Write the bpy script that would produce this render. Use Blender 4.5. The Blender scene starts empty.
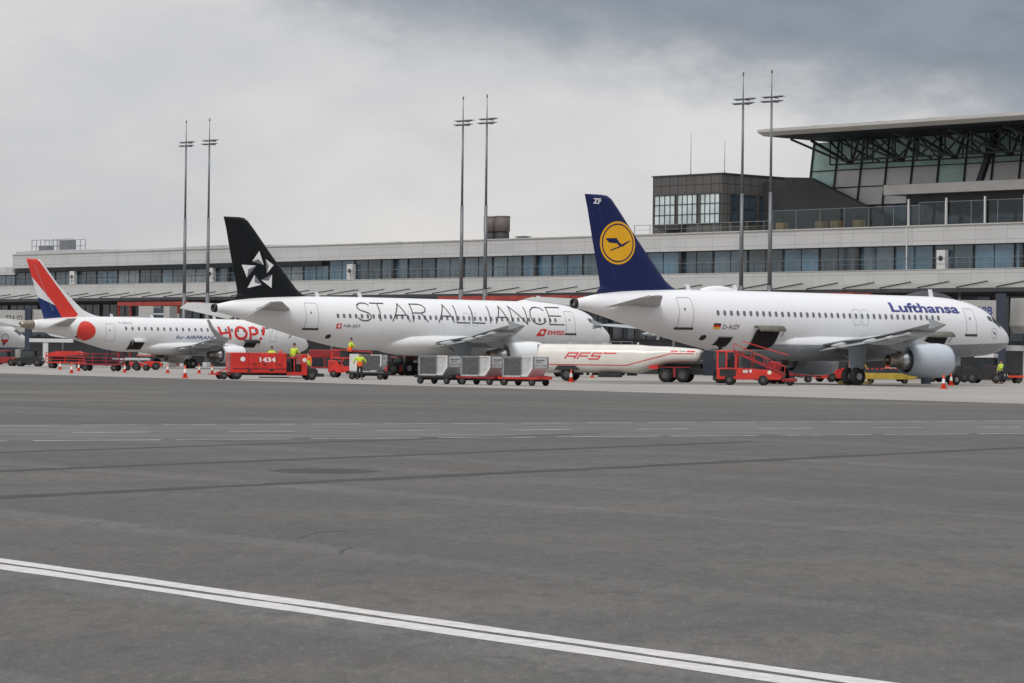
import bpy, bmesh, math, random
from mathutils import Vector, Matrix
from mathutils.bvhtree import BVHTree
random.seed(7)
R=math.radians
sc=bpy.context.scene
col=sc.collection
# ------------------------------------------------------------------ materials
def mat(name,c,rough=.6,metal=0,var=.12,scale=3.0,spec=.5,coat=0,stretch=None,bump=0):
    m=bpy.data.materials.new(name); m.use_nodes=True; nt=m.node_tree; b=nt.nodes['Principled BSDF']
    b.inputs['Roughness'].default_value=rough; b.inputs['Metallic'].default_value=metal
    b.inputs['Specular IOR Level'].default_value=spec; b.inputs['Coat Weight'].default_value=coat
    tc=nt.nodes.new('ShaderNodeTexCoord'); mp=nt.nodes.new('ShaderNodeMapping'); n=nt.nodes.new('ShaderNodeTexNoise')
    n.inputs['Scale'].default_value=scale; n.inputs['Detail'].default_value=5; n.inputs['Roughness'].default_value=.6
    if stretch: mp.inputs['Scale'].default_value=stretch
    nt.links.new(tc.outputs['Object'],mp.inputs[0]); nt.links.new(mp.outputs[0],n.inputs['Vector'])
    r=nt.nodes.new('ShaderNodeValToRGB'); r.color_ramp.elements[0].position=.3; r.color_ramp.elements[1].position=.7
    r.color_ramp.elements[0].color=[x*(1-var) for x in c]+[1]; r.color_ramp.elements[1].color=[min(1,x*(1+var*.6)) for x in c]+[1]
    nt.links.new(n.outputs['Fac'],r.inputs[0]); nt.links.new(r.outputs[0],b.inputs['Base Color'])
    if bump:
        bp=nt.nodes.new('ShaderNodeBump'); bp.inputs['Strength'].default_value=bump; nt.links.new(n.outputs['Fac'],bp.inputs['Height']); nt.links.new(bp.outputs[0],b.inputs['Normal'])
    return m
def mix_node(nt,fac,a,b):
    m=nt.nodes.new('ShaderNodeMix'); m.data_type='RGBA'
    for k,v in ((0,fac),(6,a),(7,b)):
        if isinstance(v,bpy.types.NodeSocket): nt.links.new(v,m.inputs[k])
        else: m.inputs[k].default_value=(list(v)+[1]) if k else v
    return m.outputs[2]
def mth(nt,op,a,b=0.0,c=None,clamp=False):
    m=nt.nodes.new('ShaderNodeMath'); m.operation=op; m.use_clamp=clamp
    for k,v in enumerate((a,b,c)):
        if v is None: continue
        if isinstance(v,bpy.types.NodeSocket): nt.links.new(v,m.inputs[k])
        else: m.inputs[k].default_value=v
    return m.outputs[0]
def maprange(nt,v,a,b,smooth=True):
    m=nt.nodes.new('ShaderNodeMapRange'); m.interpolation_type='SMOOTHSTEP' if smooth else 'LINEAR'
    nt.links.new(v,m.inputs[0]); m.inputs[1].default_value=a; m.inputs[2].default_value=b
    return m.outputs[0]
def noise(nt,vec,scale,detail=4,rough=.55,stretch=None,rot=0):
    n=nt.nodes.new('ShaderNodeTexNoise'); n.inputs['Scale'].default_value=scale; n.inputs['Detail'].default_value=detail; n.inputs['Roughness'].default_value=rough
    mp=nt.nodes.new('ShaderNodeMapping'); mp.vector_type='POINT'
    if stretch: mp.inputs['Scale'].default_value=stretch
    if rot:
        m0=nt.nodes.new('ShaderNodeMapping'); m0.inputs['Rotation'].default_value=(0,0,rot); nt.links.new(vec,m0.inputs[0]); vec=m0.outputs[0]
    nt.links.new(vec,mp.inputs[0]); nt.links.new(mp.outputs[0],n.inputs['Vector'])
    return n.outputs['Fac']
def paint(name,top,low,z0,slope):
    """aircraft paint: two colours split along a straight line on the hull, panel joints and faint streaks"""
    m=bpy.data.materials.new(name); m.use_nodes=True; nt=m.node_tree; b=nt.nodes['Principled BSDF']
    b.inputs['Roughness'].default_value=.38; b.inputs['Coat Weight'].default_value=.25; b.inputs['Coat Roughness'].default_value=.2
    tc=nt.nodes.new('ShaderNodeTexCoord'); s=nt.nodes.new('ShaderNodeSeparateXYZ'); nt.links.new(tc.outputs['Object'],s.inputs[0])
    t=mth(nt,'SUBTRACT',s.outputs[2],mth(nt,'MULTIPLY_ADD',s.outputs[0],slope,z0))
    base=mix_node(nt,maprange(nt,t,-.015,.015),low,top)
    st=noise(nt,tc.outputs['Object'],1.0,5,.6,(1.2,1.2,.25))
    base=mix_node(nt,maprange(nt,st,.56,.9),base,[x*.82 for x in top])
    # panel joints every few metres
    fr=mth(nt,'FRACT',mth(nt,'MULTIPLY',s.outputs[0],1/2.65)); ln=mth(nt,'LESS_THAN',fr,.008)
    base=mix_node(nt,mth(nt,'MULTIPLY',ln,.22),base,(.25,.25,.26))
    nt.links.new(base,b.inputs['Base Color']); return m
M={}
M['white']=paint('aircraft_white',(.84,.84,.84),(.84,.84,.84),-9,0)
M['white_grey']=paint('aircraft_white_over_grey',(.84,.84,.85),(.25,.27,.30),3.0,.035)
M['white_blue']=paint('aircraft_white_over_blue',(.8,.8,.8),(.01,.03,.12),1.95,0)
M['wingtop']=mat('wing_grey',(.40,.42,.43),.4,0,.12,.8)
M['stab']=mat('stabiliser_grey',(.42,.42,.41),.45,0,.12,1)
M['fairing']=mat('flap_fairing_grey',(.50,.52,.53),.4,0,.08,1)
M['nac_white']=mat('cowl_white',(.80,.81,.82),.3,0,.06,1,coat=.3)
M['nac_grey']=mat('cowl_pale_grey',(.50,.55,.60),.35,0,.08,1,coat=.2)
M['lip']=mat('polished_metal',(.62,.62,.63),.25,1,.1,4)
M['hot']=mat('exhaust_metal',(.36,.31,.26),.38,.9,.3,5)
M['soot']=mat('sooty_metal',(.035,.033,.032),.6,.4,.3,4)
M['black']=mat('black',(.015,.015,.017),.5,0,.3,3)
M['hold_shade']=mat('painted_hold_shade',(.02,.018,.016),.9,0,.4,3)
M['tyre']=mat('rubber',(.02,.02,.021),.85,0,.3,6)
M['vrim']=mat('vehicle_rim',(.10,.095,.09),.6,.2,.3,6)
M['rim']=mat('wheel_rim',(.42,.42,.42),.4,.6,.15,6)
M['strut']=mat('strut_grey',(.38,.39,.40),.4,.3,.15,3)
M['gdoor']=mat('gear_door_grey',(.33,.37,.41),.45,0,.1,2)
M['win']=mat('cabin_window_glass',(.17,.175,.19),.12,0,.2,5)
M['cockpit']=mat('cockpit_glass',(.07,.08,.09),.12,0,.2,3,spec=.5)
M['line']=mat('door_outline_grey',(.40,.41,.43),.5,0,.1,5)
M['sill']=mat('scuffed_sill',(.05,.05,.055),.5,0,.2,5)
M['navy']=mat('navy_paint',(.008,.015,.085),.4,0,.1,1,spec=.35)
M['blackpaint']=mat('black_paint',(.006,.007,.008),.42,0,.1,1,spec=.3)
M['yellow']=mat('yellow_disc',(.83,.42,.01),.4,0,.03,2)
M['white_sign']=mat('white_lettering',(.82,.82,.82),.5,0,.03,2)
M['facet']=mat('grey_facet',(.17,.18,.19),.5,0,.1,2)
M['bluetext']=mat('blue_lettering',(.035,.045,.22),.4,0,.05,2)
M['greytext']=mat('dark_grey_lettering',(.045,.045,.05),.5,0,.1,2)
M['redp']=mat('red_lettering',(.72,.03,.025),.4,0,.05,2)
M['hopred']=mat('coral_red_paint',(.78,.055,.04),.35,0,.05,2)
M['hopblue']=mat('deep_blue_paint',(.010,.035,.15),.35,0,.05,2)
M['gold']=mat('gold_stripe',(.8,.5,.03),.5,0,.05,2)
M['vred']=mat('vehicle_red',(.62,.030,.020),.4,0,.3,2.5,coat=.2)
M['vdred']=mat('faded_dark_red',(.30,.018,.022),.55,0,.35,2.5)
M['vblack']=mat('vehicle_chassis',(.025,.025,.027),.7,0,.4,3)
M['vyellow']=mat('vehicle_yellow',(.52,.36,.05),.5,0,.35,2.5)
M['vwhite']=mat('vehicle_white',(.70,.70,.68),.4,0,.15,2.5)
M['cream']=mat('tank_cream',(.76,.73,.67),.3,0,.10,.9,coat=.3)
M['vglass']=mat('vehicle_glass',(.04,.05,.055),.06,0,.2,3,spec=.8)
M['alu']=mat('aluminium_panel',(.55,.56,.56),.5,.15,.2,4)
M['curtain']=mat('grey_curtain',(.10,.102,.105),.85,0,.25,5)
M['galv']=mat('galvanised_steel',(.30,.31,.32),.5,.6,.2,4)
M['cone']=mat('cone_orange',(.80,.07,.02),.5,0,.08,6)
M['hiviz']=mat('hi_vis_yellow',(.55,.75,.05),.7,0,.15,10)
M['hivizo']=mat('hi_vis_orange',(.85,.16,.02),.7,0,.12,10)
M['trouser']=mat('dark_workwear',(.022,.026,.04),.85,0,.3,10)
M['skin']=mat('skin',(.45,.25,.17),.6,0,.08,10)
M['hair']=mat('dark_hair',(.02,.016,.013),.8,0,.2,30)
M['lamp']=mat('lamp_lens',(.8,.75,.6),.2,0,.1,3)
# setting
M['dark_frame']=mat('window_frame_dark',(.045,.05,.055),.5,0,.2,2)
M['roofmetal']=mat('roof_metal',(.44,.45,.46),.5,.1,.10,.5)
M['roofpale']=mat('roof_edge_pale',(.50,.49,.46),.55,0,.12,.5)
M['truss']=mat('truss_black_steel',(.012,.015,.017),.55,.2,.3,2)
M['blockwall']=mat('anthracite_cladding',(.036,.037,.038),.6,0,.15,.8)
M['slab']=mat('balcony_concrete',(.30,.29,.28),.7,0,.12,.6)
M['mast']=mat('mast_steel',(.20,.21,.22),.5,.5,.15,1)
M['bridge']=mat('bridge_panel',(.42,.41,.39),.55,0,.10,.6,stretch=(6,1,.3))
M['bridge_dark']=mat('bridge_navy',(.035,.045,.07),.5,0,.2,2)
M['redsteel']=mat('red_steel',(.36,.05,.035),.5,0,.3,1)
M['plaster']=mat('column_white',(.62,.62,.61),.6,0,.1,1)
M['leaf']=mat('planter_leaves',(.05,.09,.03),.8,0,.4,6)
M['wood']=mat('planter_wood',(.45,.28,.12),.7,0,.2,4)
def glass(name,c,rough,spec,var=.5,scale=.35):
    return mat(name,c,rough,0,var,scale,spec=spec)
M['tglass']=glass('terminal_glass',(.10,.15,.18),.12,1.0,.6,.2)
M['tglassb']=glass('terminal_glass_blue',(.08,.16,.22),.12,1.0,.6,.2)
M['tglassd']=glass('terminal_glass_deep',(.045,.075,.095),.1,1.0,.6,.3)
M['tglassl']=glass('terminal_glass_blinds',(.22,.26,.28),.2,.7,.4,.3)
M['lglass']=glass('underpass_glass',(.05,.075,.10),.1,.8)
M['hglass']=glass('hall_glass_green',(.46,.66,.60),.15,.5,.35,.25)  # opaque pale green stands in for sky light coming through the hall
M['hpanel']=glass('hall_glass_blind',(.62,.61,.60),.3,.4,.15,.2)
M['bglass']=glass('block_glass',(.62,.70,.70),.1,.8,.3,.5)
def clear(name,tint,f,ior=1.2):
    m=bpy.data.materials.new(name); m.use_nodes=True; nt=m.node_tree; nt.nodes.remove(nt.nodes['Principled BSDF'])
    o=nt.nodes['Material Output']; t=nt.nodes.new('ShaderNodeBsdfTransparent'); t.inputs[0].default_value=tint+(1,)
    g=nt.nodes.new('ShaderNodeBsdfGlossy'); g.inputs['Roughness'].default_value=.05; g.inputs[0].default_value=(.8,.85,.88,1)
    lw=nt.nodes.new('ShaderNodeFresnel'); lw.inputs[0].default_value=ior
    x=nt.nodes.new('ShaderNodeMixShader'); nt.links.new(mth(nt,'ADD',lw.outputs[0],f,clamp=True),x.inputs[0])
    nt.links.new(t.outputs[0],x.inputs[1]); nt.links.new(g.outputs[0],x.inputs[2]); nt.links.new(x.outputs[0],o.inputs[0]); return m
M['rail_glass']=clear('railing_glass',(.74,.79,.80),.03)
def panels(name,c,w,h,mort=.02,dark=.35,zoff=0):
    """wall cladding: rows of panels with thin joints, laid out in the wall's own coordinates"""
    m=bpy.data.materials.new(name); m.use_nodes=True; nt=m.node_tree; b=nt.nodes['Principled BSDF']; b.inputs['Roughness'].default_value=.6
    tc=nt.nodes.new('ShaderNodeTexCoord'); s=nt.nodes.new('ShaderNodeSeparateXYZ'); nt.links.new(tc.outputs['Object'],s.inputs[0])
    cb=nt.nodes.new('ShaderNodeCombineXYZ'); nt.links.new(mth(nt,'ADD',s.outputs[0],s.outputs[1]),cb.inputs[0]); nt.links.new(mth(nt,'ADD',s.outputs[2],zoff),cb.inputs[1])
    t=nt.nodes.new('ShaderNodeTexBrick'); t.offset=0; nt.links.new(cb.outputs[0],t.inputs[0])
    t.inputs['Scale'].default_value=1; t.inputs['Mortar Size'].default_value=mort; t.inputs['Brick Width'].default_value=w; t.inputs['Row Height'].default_value=h
    t.inputs['Color1'].default_value=list(c)+[1]; t.inputs['Color2'].default_value=[x*.9 for x in c]+[1]; t.inputs['Mortar'].default_value=[x*dark for x in c]+[1]
    n=noise(nt,tc.outputs['Object'],.6,5,.6,(1,1,.3)); base=mix_node(nt,mth(nt,'MULTIPLY',maprange(nt,n,.5,.8),.35),t.outputs[0],[x*.6 for x in c])
    nt.links.new(base,b.inputs['Base Color']); return m
M['fascia']=panels('fascia_panels',(.55,.55,.545),3.6,.88,.022,.62,-.3)
M['apronwall']=panels('lower_white_panels',(.53,.53,.52),3.8,1.2,.022,.6)
M['canopy']=panels('canopy_sheet',(.42,.41,.39),1.3,30,.02,.7)
M['block']=panels('anthracite_panels',(.105,.100,.095),1.15,1.0,.05,.35,-.04)
# ------------------------------------------------------------------ mesh helpers
class MB:
    def __init__(s): s.bm=bmesh.new()
    def face(s,vs,smooth=False):
        try:
            f=s.bm.faces.new(vs); f.smooth=smooth; return f
        except ValueError: return None
    def box(s,x0,x1,y0,y1,z0,z1,bev=0,rot=None,org=None):
        v=[s.bm.verts.new((x,y,z)) for z in (z0,z1) for x,y in ((x0,y0),(x1,y0),(x1,y1),(x0,y1))]
        fs=[s.face([v[i] for i in q]) for q in ((3,2,1,0),(4,5,6,7),(0,1,5,4),(1,2,6,5),(2,3,7,6),(3,0,4,7))]
        if rot is not None: bmesh.ops.rotate(s.bm,verts=v,cent=org or Vector(((x0+x1)/2,(y0+y1)/2,(z0+z1)/2)),matrix=rot)
        if bev:
            es={e for f in fs for e in f.edges}; bmesh.ops.bevel(s.bm,geom=list(es),offset=bev,segments=2,affect='EDGES',profile=.6)
        return s
    def hexa(s,pts):
        v=[s.bm.verts.new(p) for p in pts]
        for q in ((3,2,1,0),(4,5,6,7),(0,1,5,4),(1,2,6,5),(2,3,7,6),(3,0,4,7)): s.face([v[i] for i in q])
        return s
    def tube(s,p0,p1,r0,r1=None,n=8,caps=True):
        r1=r0 if r1 is None else r1; p0=Vector(p0); p1=Vector(p1); d=(p1-p0).normalized()
        a=d.orthogonal().normalized(); b=d.cross(a); A=[];B=[]
        for i in range(n):
            t=2*math.pi*i/n; w=a*math.cos(t)+b*math.sin(t); A.append(s.bm.verts.new(p0+w*r0)); B.append(s.bm.verts.new(p1+w*r1))
        for i in range(n): s.face([A[i],A[(i+1)%n],B[(i+1)%n],B[i]],n>6)
        if caps: s.face(A[::-1]); s.face(B)
        return s
    def bar(s,p0,p1,w,h=None):
        h=w if h is None else h; p0=Vector(p0); p1=Vector(p1); d=(p1-p0).normalized()
        u=Vector((0,0,1)) if abs(d.z)<.95 else Vector((1,0,0)); a=d.cross(u).normalized(); b=a.cross(d)
        P=[]
        for p in (p0,p1):
            for q,r in ((-1,-1),(1,-1),(1,1),(-1,1)): P.append(p+a*q*w/2+b*r*h/2)
        return s.hexa(P)
    def rings(s,rs,smooth=True,cap0=True,cap1=True,closed=True):
        V=[[s.bm.verts.new(p) for p in r] for r in rs]; n=len(V[0])
        for a,b in zip(V,V[1:]):
            for i in range(n if closed else n-1): s.face([a[i],a[(i+1)%n],b[(i+1)%n],b[i]],smooth)
        if cap0: s.face(V[0][::-1])
        if cap1: s.face(V[-1])
        return s
    def revolve(s,prof,org,axis='x',n=28):
        """prof = [(along, radius)...] from org along -x (aft)"""
        rs=[]
        for a,r in prof:
            rs.append([(org[0]-a, org[1]+r*math.cos(2*math.pi*i/n), org[2]+r*math.sin(2*math.pi*i/n)) for i in range(n)])
        return s.rings(rs,True,False,False)
    def prism(s,pts,y0,y1,plane='xz',bev=0):
        def P(p,y): return {'xz':(p[0],y,p[1]),'yz':(y,p[0],p[1]),'xy':(p[0],p[1],y)}[plane]
        A=[s.bm.verts.new(P(p,y0)) for p in pts]; B=[s.bm.verts.new(P(p,y1)) for p in pts]; n=len(pts)
        fs=[s.face([A[i],A[(i+1)%n],B[(i+1)%n],B[i]]) for i in range(n)]+[s.face(A[::-1]),s.face(B)]
        if bev:
            es={e for f in fs if f for e in f.edges}; bmesh.ops.bevel(s.bm,geom=list(es),offset=bev,segments=2,affect='EDGES',profile=.6)
        return s
    def build(s,name,m,parent=None,recalc=True):
        if recalc: bmesh.ops.recalc_face_normals(s.bm,faces=s.bm.faces[:])
        me=bpy.data.meshes.new(name); s.bm.to_mesh(me); s.bm.free()
        for q in (m if isinstance(m,(list,tuple)) else [m]): me.materials.append(q)
        o=bpy.data.objects.new(name,me); col.objects.link(o)
        if parent: o.parent=parent
        return o
def tag(o,label=None,cat=None,group=None,kind=None):
    for k,v in (('label',label),('category',cat),('group',group),('kind',kind)):
        if v: o[k]=v
    return o
def empty(name,loc,rz=0,label=None,cat=None,group=None):
    o=bpy.data.objects.new(name,None); o.empty_display_size=.5; col.objects.link(o); o.location=loc; o.rotation_euler=(0,0,R(rz))
    return tag(o,label,cat,group)
def copy_tree(o,parent=None):
    c=o.copy(); col.objects.link(c); c.parent=parent
    for ch in list(o.children): copy_tree(ch,c)
    return c
def at(u,D): return ((u-512)/2890*D, D)      # point on the apron at distance D seen in image column u
# ------------------------------------------------------------------ flat shapes for livery
def bm_text(txt,size,bold=0,shear=0,spacing=1.0):
    cu=bpy.data.curves.new('t','FONT'); cu.body=txt; cu.size=size; cu.offset=bold; cu.shear=shear; cu.space_character=spacing; cu.resolution_u=3
    o=bpy.data.objects.new('t',cu); col.objects.link(o); bpy.context.view_layer.update()
    me=bpy.data.meshes.new_from_object(o.evaluated_get(bpy.context.evaluated_depsgraph_get()))
    bm=bmesh.new(); bm.from_mesh(me); bpy.data.objects.remove(o); bpy.data.curves.remove(cu); bpy.data.meshes.remove(me)
    for v in bm.verts: v.co=(v.co.x,0,v.co.y)
    return bm
def fit(bm,x0,x1,z0,z1):
    xs=[v.co.x for v in bm.verts]; zs=[v.co.z for v in bm.verts]; a,b,c,d=min(xs),max(xs),min(zs),max(zs)
    for v in bm.verts: v.co=(x0+(v.co.x-a)/(b-a)*(x1-x0),0,z0+(v.co.z-c)/(d-c)*(z1-z0))
    return bm
def poly(bm,pts):
    f=bm.faces.new([bm.verts.new((x,0,z)) for x,z in pts]); return f
def stroke(bm,pts,w,closed=False):
    P=[Vector((x,z)) for x,z in pts]; n=len(P); L=[];Rr=[]
    for i in range(n):
        a=P[i-1] if (i>0 or closed) else None; b=P[(i+1)%n] if (i<n-1 or closed) else None
        d1=(P[i]-a).normalized() if a is not None else None; d2=(b-P[i]).normalized() if b is not None else None
        d1=d1 or d2; d2=d2 or d1
        t=(d1+d2); t=t.normalized() if t.length>1e-6 else d1; nrm=Vector((-t.y,t.x)); k=w/2/max(.4,nrm.dot(Vector((-d1.y,d1.x))))
        L.append(bm.verts.new((P[i].x+nrm.x*k,0,P[i].y+nrm.y*k))); Rr.append(bm.verts.new((P[i].x-nrm.x*k,0,P[i].y-nrm.y*k)))
    for i in range(n if closed else n-1): bm.faces.new([L[i],L[(i+1)%n],Rr[(i+1)%n],Rr[i]])
def arc(cx,cz,rx,rz,a0,a1,n=14): return [(cx+rx*math.cos(R(a0+(a1-a0)*i/n)),cz+rz*math.sin(R(a0+(a1-a0)*i/n))) for i in range(n+1)]
def decal(name,bm,m,parent,bvh,side=-1,off=.012,cut=.3):
    """lay a flat (x,z) drawing on the skin of the part, looking at it from its side"""
    bmesh.ops.triangulate(bm,faces=bm.faces[:])
    if cut:
        for ax in (2,0):
            lo=min(v.co[ax] for v in bm.verts); hi=max(v.co[ax] for v in bm.verts); k=math.floor(lo/cut)+1; st=cut if ax==2 else cut*2.5; k=math.floor(lo/st)+1
            while k*st<hi:
                co=[0,0,0];co[ax]=k*st;no=[0,0,0];no[ax]=1
                bmesh.ops.bisect_plane(bm,geom=bm.verts[:]+bm.edges[:]+bm.faces[:],plane_co=co,plane_no=no); k+=1
    last=None; miss=[]
    for v in bm.verts:
        h=bvh.ray_cast(Vector((v.co.x,side*15,v.co.z)),Vector((0,-side,0)))
        if h[0] is not None:
            n=h[1]; n=n if n.y*side>0 else -n; v.co=h[0]+n*off+Vector((0,side*.003,0)); last=v.co.y
        else: miss.append(v)
    bmesh.ops.delete(bm,geom=miss,context='VERTS')
    for f in bm.faces:
        f.normal_update()
        if f.normal.y*side<0: f.normal_flip()
    me=bpy.data.meshes.new(name); bm.to_mesh(me); bm.free(); me.materials.append(m)
    o=bpy.data.objects.new(name,me); col.objects.link(o); o.parent=parent; return o
def interp(T,x):
    if x<=T[0][0]: return T[0][1:]
    for i in range(len(T)-1):
        if x<=T[i+1][0]:
            a=T[max(0,i-1)];b=T[i];c=T[i+1];d=T[min(len(T)-1,i+2)]; h=c[0]-b[0]; t=(x-b[0])/h; out=[]
            for k in range(1,len(b)):
                s0=(b[k]-a[k])/(b[0]-a[0]) if b is not a else (c[k]-b[k])/h
                s2=(d[k]-c[k])/(d[0]-c[0]) if d is not c else (c[k]-b[k])/h
                s1=(c[k]-b[k])/h
                m0=0 if s0*s1<=0 else 2*s0*s1/(s0+s1); m1=0 if s1*s2<=0 else 2*s1*s2/(s1+s2)
                out.append((2*t**3-3*t*t+1)*b[k]+(t**3-2*t*t+t)*h*m0+(-2*t**3+3*t*t)*c[k]+(t**3-t*t)*h*m1)
            return out
    return T[-1][1:]
A320=[(0,3.08,3.22,.07),(.12,2.86,3.45,.33),(.4,2.62,3.78,.62),(.9,2.38,4.15,.93),(1.5,2.2,4.48,1.2),(2.0,2.1,4.86,1.38),(2.7,2.03,5.28,1.58),(3.5,1.98,5.56,1.75),(4.6,1.95,5.82,1.88),(6.2,1.95,6.0,1.96),(8,1.95,6.07,1.975),(24,1.97,6.08,1.975),(26,2.1,6.07,1.94),(28,2.42,6.05,1.82),(30,2.86,6.02,1.62),(32,3.36,5.95,1.35),(34,3.86,5.82,1.05),(36,4.38,5.58,.66),(37.3,4.66,5.32,.36),(37.55,4.7,5.28,.32)]
E190=[(0,2.42,2.56,.07),(.15,2.2,2.82,.3),(.5,1.98,3.2,.58),(1.1,1.8,3.6,.86),(1.8,1.7,4.02,1.08),(2.6,1.63,4.5,1.27),(3.6,1.6,4.85,1.42),(5,1.6,5.05,1.5),(7,1.6,5.1,1.505),(24,1.62,5.1,1.505),(26,1.8,5.1,1.47),(28,2.25,5.08,1.36),(30,2.75,5.02,1.18),(32,3.15,4.9,.95),(34,3.5,4.72,.66),(35,3.72,4.62,.5)]
def fuselage(T,parent,m):
    L=T[-1][0]; N=130; n=56; rs=[]
    xs=[L*(i/N)**1.0 for i in range(N+1)]; xs=sorted(set([x for x in xs if x>3.6]+[0,.02,.05,.09]+[.15+.07*i for i in range(50) if .15+.07*i<3.6]))
    for x in xs:
        b,t,w=interp(T,x); zc=(b+t)/2; h=(t-b)/2
        rs.append([(-x,w*math.sin(2*math.pi*i/n),zc+h*math.cos(2*math.pi*i/n)) for i in range(n)])
    mb=MB(); mb.rings(rs); bmesh.ops.recalc_face_normals(mb.bm,faces=mb.bm.faces[:])
    bvh=BVHTree.FromBMesh(mb.bm); return mb.build('fuselage',m,parent),bvh
def fin(parent,outline,thick,m,name='fin'):
    """outline: [(LE x,TE x,z)...] from root to tip; airfoil sections"""
    rs=[];ts=[0,.03,.08,.18,.32,.5,.7,.85,1];th=[0,.35,.6,.9,1,.9,.6,.32,.05]
    for i,(a,b,z) in enumerate(outline):
        T=thick[i]; r=[(-(a+(b-a)*t),T/2*h,z) for t,h in zip(ts,th)]+[(-(a+(b-a)*t),-T/2*h,z) for t,h in list(zip(ts,th))[-1:0:-1]]
        rs.append(r)
    mb=MB(); mb.rings(rs); bmesh.ops.recalc_face_normals(mb.bm,faces=mb.bm.faces[:]); bvh=BVHTree.FromBMesh(mb.bm)
    return mb,bvh
def slab_wing(secs,name,m,parent):
    """secs [(y_out,LE x,TE x,z,thick)] airfoil loft along the span; side sign already in y"""
    ts=[0,.02,.08,.2,.35,.55,.8,1]; up=[0,.3,.6,.9,1,.85,.4,.02]; lo=[0,-.25,-.4,-.5,-.5,-.38,-.15,-.02]
    rs=[]
    for y,a,b,z,T in secs:
        rs.append([(-(a+(b-a)*t),y,z+T*.6*h) for t,h in zip(ts,up)]+[(-(a+(b-a)*t),y,z+T*.8*h) for t,h in list(zip(ts,lo))[-1:0:-1]])
    mb=MB(); mb.rings(rs); return mb.build(name,m,parent)
def wheel(parent,x,y,z,r,w,rimr,cname='wheel'):
    mb=MB(); n=22
    prof=[(-w/2,rimr),(-w/2,r*.86),(-w*.36,r*.97),(0,r),(w*.36,r*.97),(w/2,r*.86),(w/2,rimr)]
    rs=[[(x+q*math.cos(2*math.pi*i/n),y+a,z+q*math.sin(2*math.pi*i/n)) for i in range(n)] for a,q in prof]
    mb.rings(rs,True,True,True); o=mb.build(cname,M['tyre'],parent)
    for s in (-1,1):
        k=MB(); k.tube((x,y+s*(w/2-.02),z),(x,y+s*(w/2+.012),z),rimr*.98,rimr*.8,16); k.tube((x,y+s*(w/2),z),(x,y+s*(w/2+.03),z),rimr*.3,rimr*.25,8); k.build('rim',M['rim'] if parent.get('category')=='airliner' else M['vrim'],o)
    return o
def engine(root,x0,y,zc,r,L,m,hot=True):
    e=MB(); prof=[(.55,r*.72),(.1,r*.80),(0,r*.87),(.03,r*.93),(.25,r*1.0),(.8,r*1.05),(L*.5,r*1.04),(L*.8,r*.96),(L,r*.84),(L-.02,r*.80),(L-.8,r*.80)]
    e.revolve(prof,(x0,y,zc)); o=e.build('engine_cowl',m,root,False)
    k=MB(); k.revolve([(-.012,r*.885),(.0,r*.81),(-.02,r*.87),(.03,r*.945),(.2,r*1.004)],(x0,y,zc)); k.build('intake_lip',M['lip'],o,False)
    f=MB(); f.revolve([(.5,.01),(.5,r*.735)],(x0,y,zc)); f.revolve([(.15,.02),(.3,r*.16),(.5,r*.25)],(x0,y,zc)); f.revolve([(L-.4,.02),(L-.4,r*.82)],(x0,y,zc)); f.build('fan',M['soot'],o,False)
    c=MB(); c.revolve([(L-.5,r*.60),(L,r*.59),(L+.25,r*.55),(L+.5,r*.50)],(x0,y,zc)); c.revolve([(L+.5,r*.50),(L+.48,r*.47),(L+.2,r*.47)],(x0,y,zc)); c.build('core_cowl',M['lip'],o,False)
    c=MB(); c.revolve([(L+.5,r*.49),(L+1.5,r*.33),(L+1.48,r*.30),(L+.8,r*.3)],(x0,y,zc)); c.revolve([(L+.9,r*.29),(L+1.35,r*.2),(L+1.85,.03)],(x0,y,zc)); c.revolve([(L+.8,.02),(L+.8,r*.32)],(x0,y,zc)); c.build('exhaust_nozzle',M['hot'],o,False)
def canoe(x0,x1,y,z,h,w,slope,m,root):
    rs=[]; n=12
    for i in range(11):
        t=i/10; s=math.sin(math.pi*min(1,max(0,t*.98+.01)))**.7; xx=x0+(x1-x0)*t
        rs.append([(-xx,y+w*s*math.cos(2*math.pi*k/n),z-slope*t+h*s*math.sin(2*math.pi*k/n)) for k in range(n)])
    MB().rings(rs).build('flap_fairing',m,root)
def frame_bm(x0,x1,z0,z1,w=.05,r=.12):
    bm=bmesh.new(); pts=[]
    for cx,cz,a in ((x1-r,z1-r,0),(x0+r,z1-r,90),(x0+r,z0+r,180),(x1-r,z0+r,270)): pts+=arc(cx,cz,r,r,a,a+90,4)
    stroke(bm,pts,w,True); return bm
def rr_bm(cx,cz,w,h,n=12,p=2.6):
    bm=bmesh.new(); poly(bm,[(cx+w/2*math.copysign(abs(math.cos(2*math.pi*i/n))**(2/p),math.cos(2*math.pi*i/n)),cz+h/2*math.copysign(abs(math.sin(2*math.pi*i/n))**(2/p),math.sin(2*math.pi*i/n))) for i in range(n)]); return bm
def hatch(fu,bvh,x0,x1,z0,z1,doorlen=0,name='cargo_hatch'):
    bm=bmesh.new(); sl=.12; poly(bm,[(-x0,z0),(-x1-sl,z0),(-x1,z1),(-x0+sl*1.5,z1)]); o=decal(name,bm,M['hold_shade'],fu,bvh,-1,.014,.25)  # flat dark patch on the skin paints the shade inside the open hold
    bm=bmesh.new(); stroke(bm,[(-x0,z0),(-x1-sl,z0),(-x1,z1),(-x0+sl*1.5,z1)],.06,True); decal('hatch_frame',bm,M['line'],o,bvh,-1,.02,.25)
    return o
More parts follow.
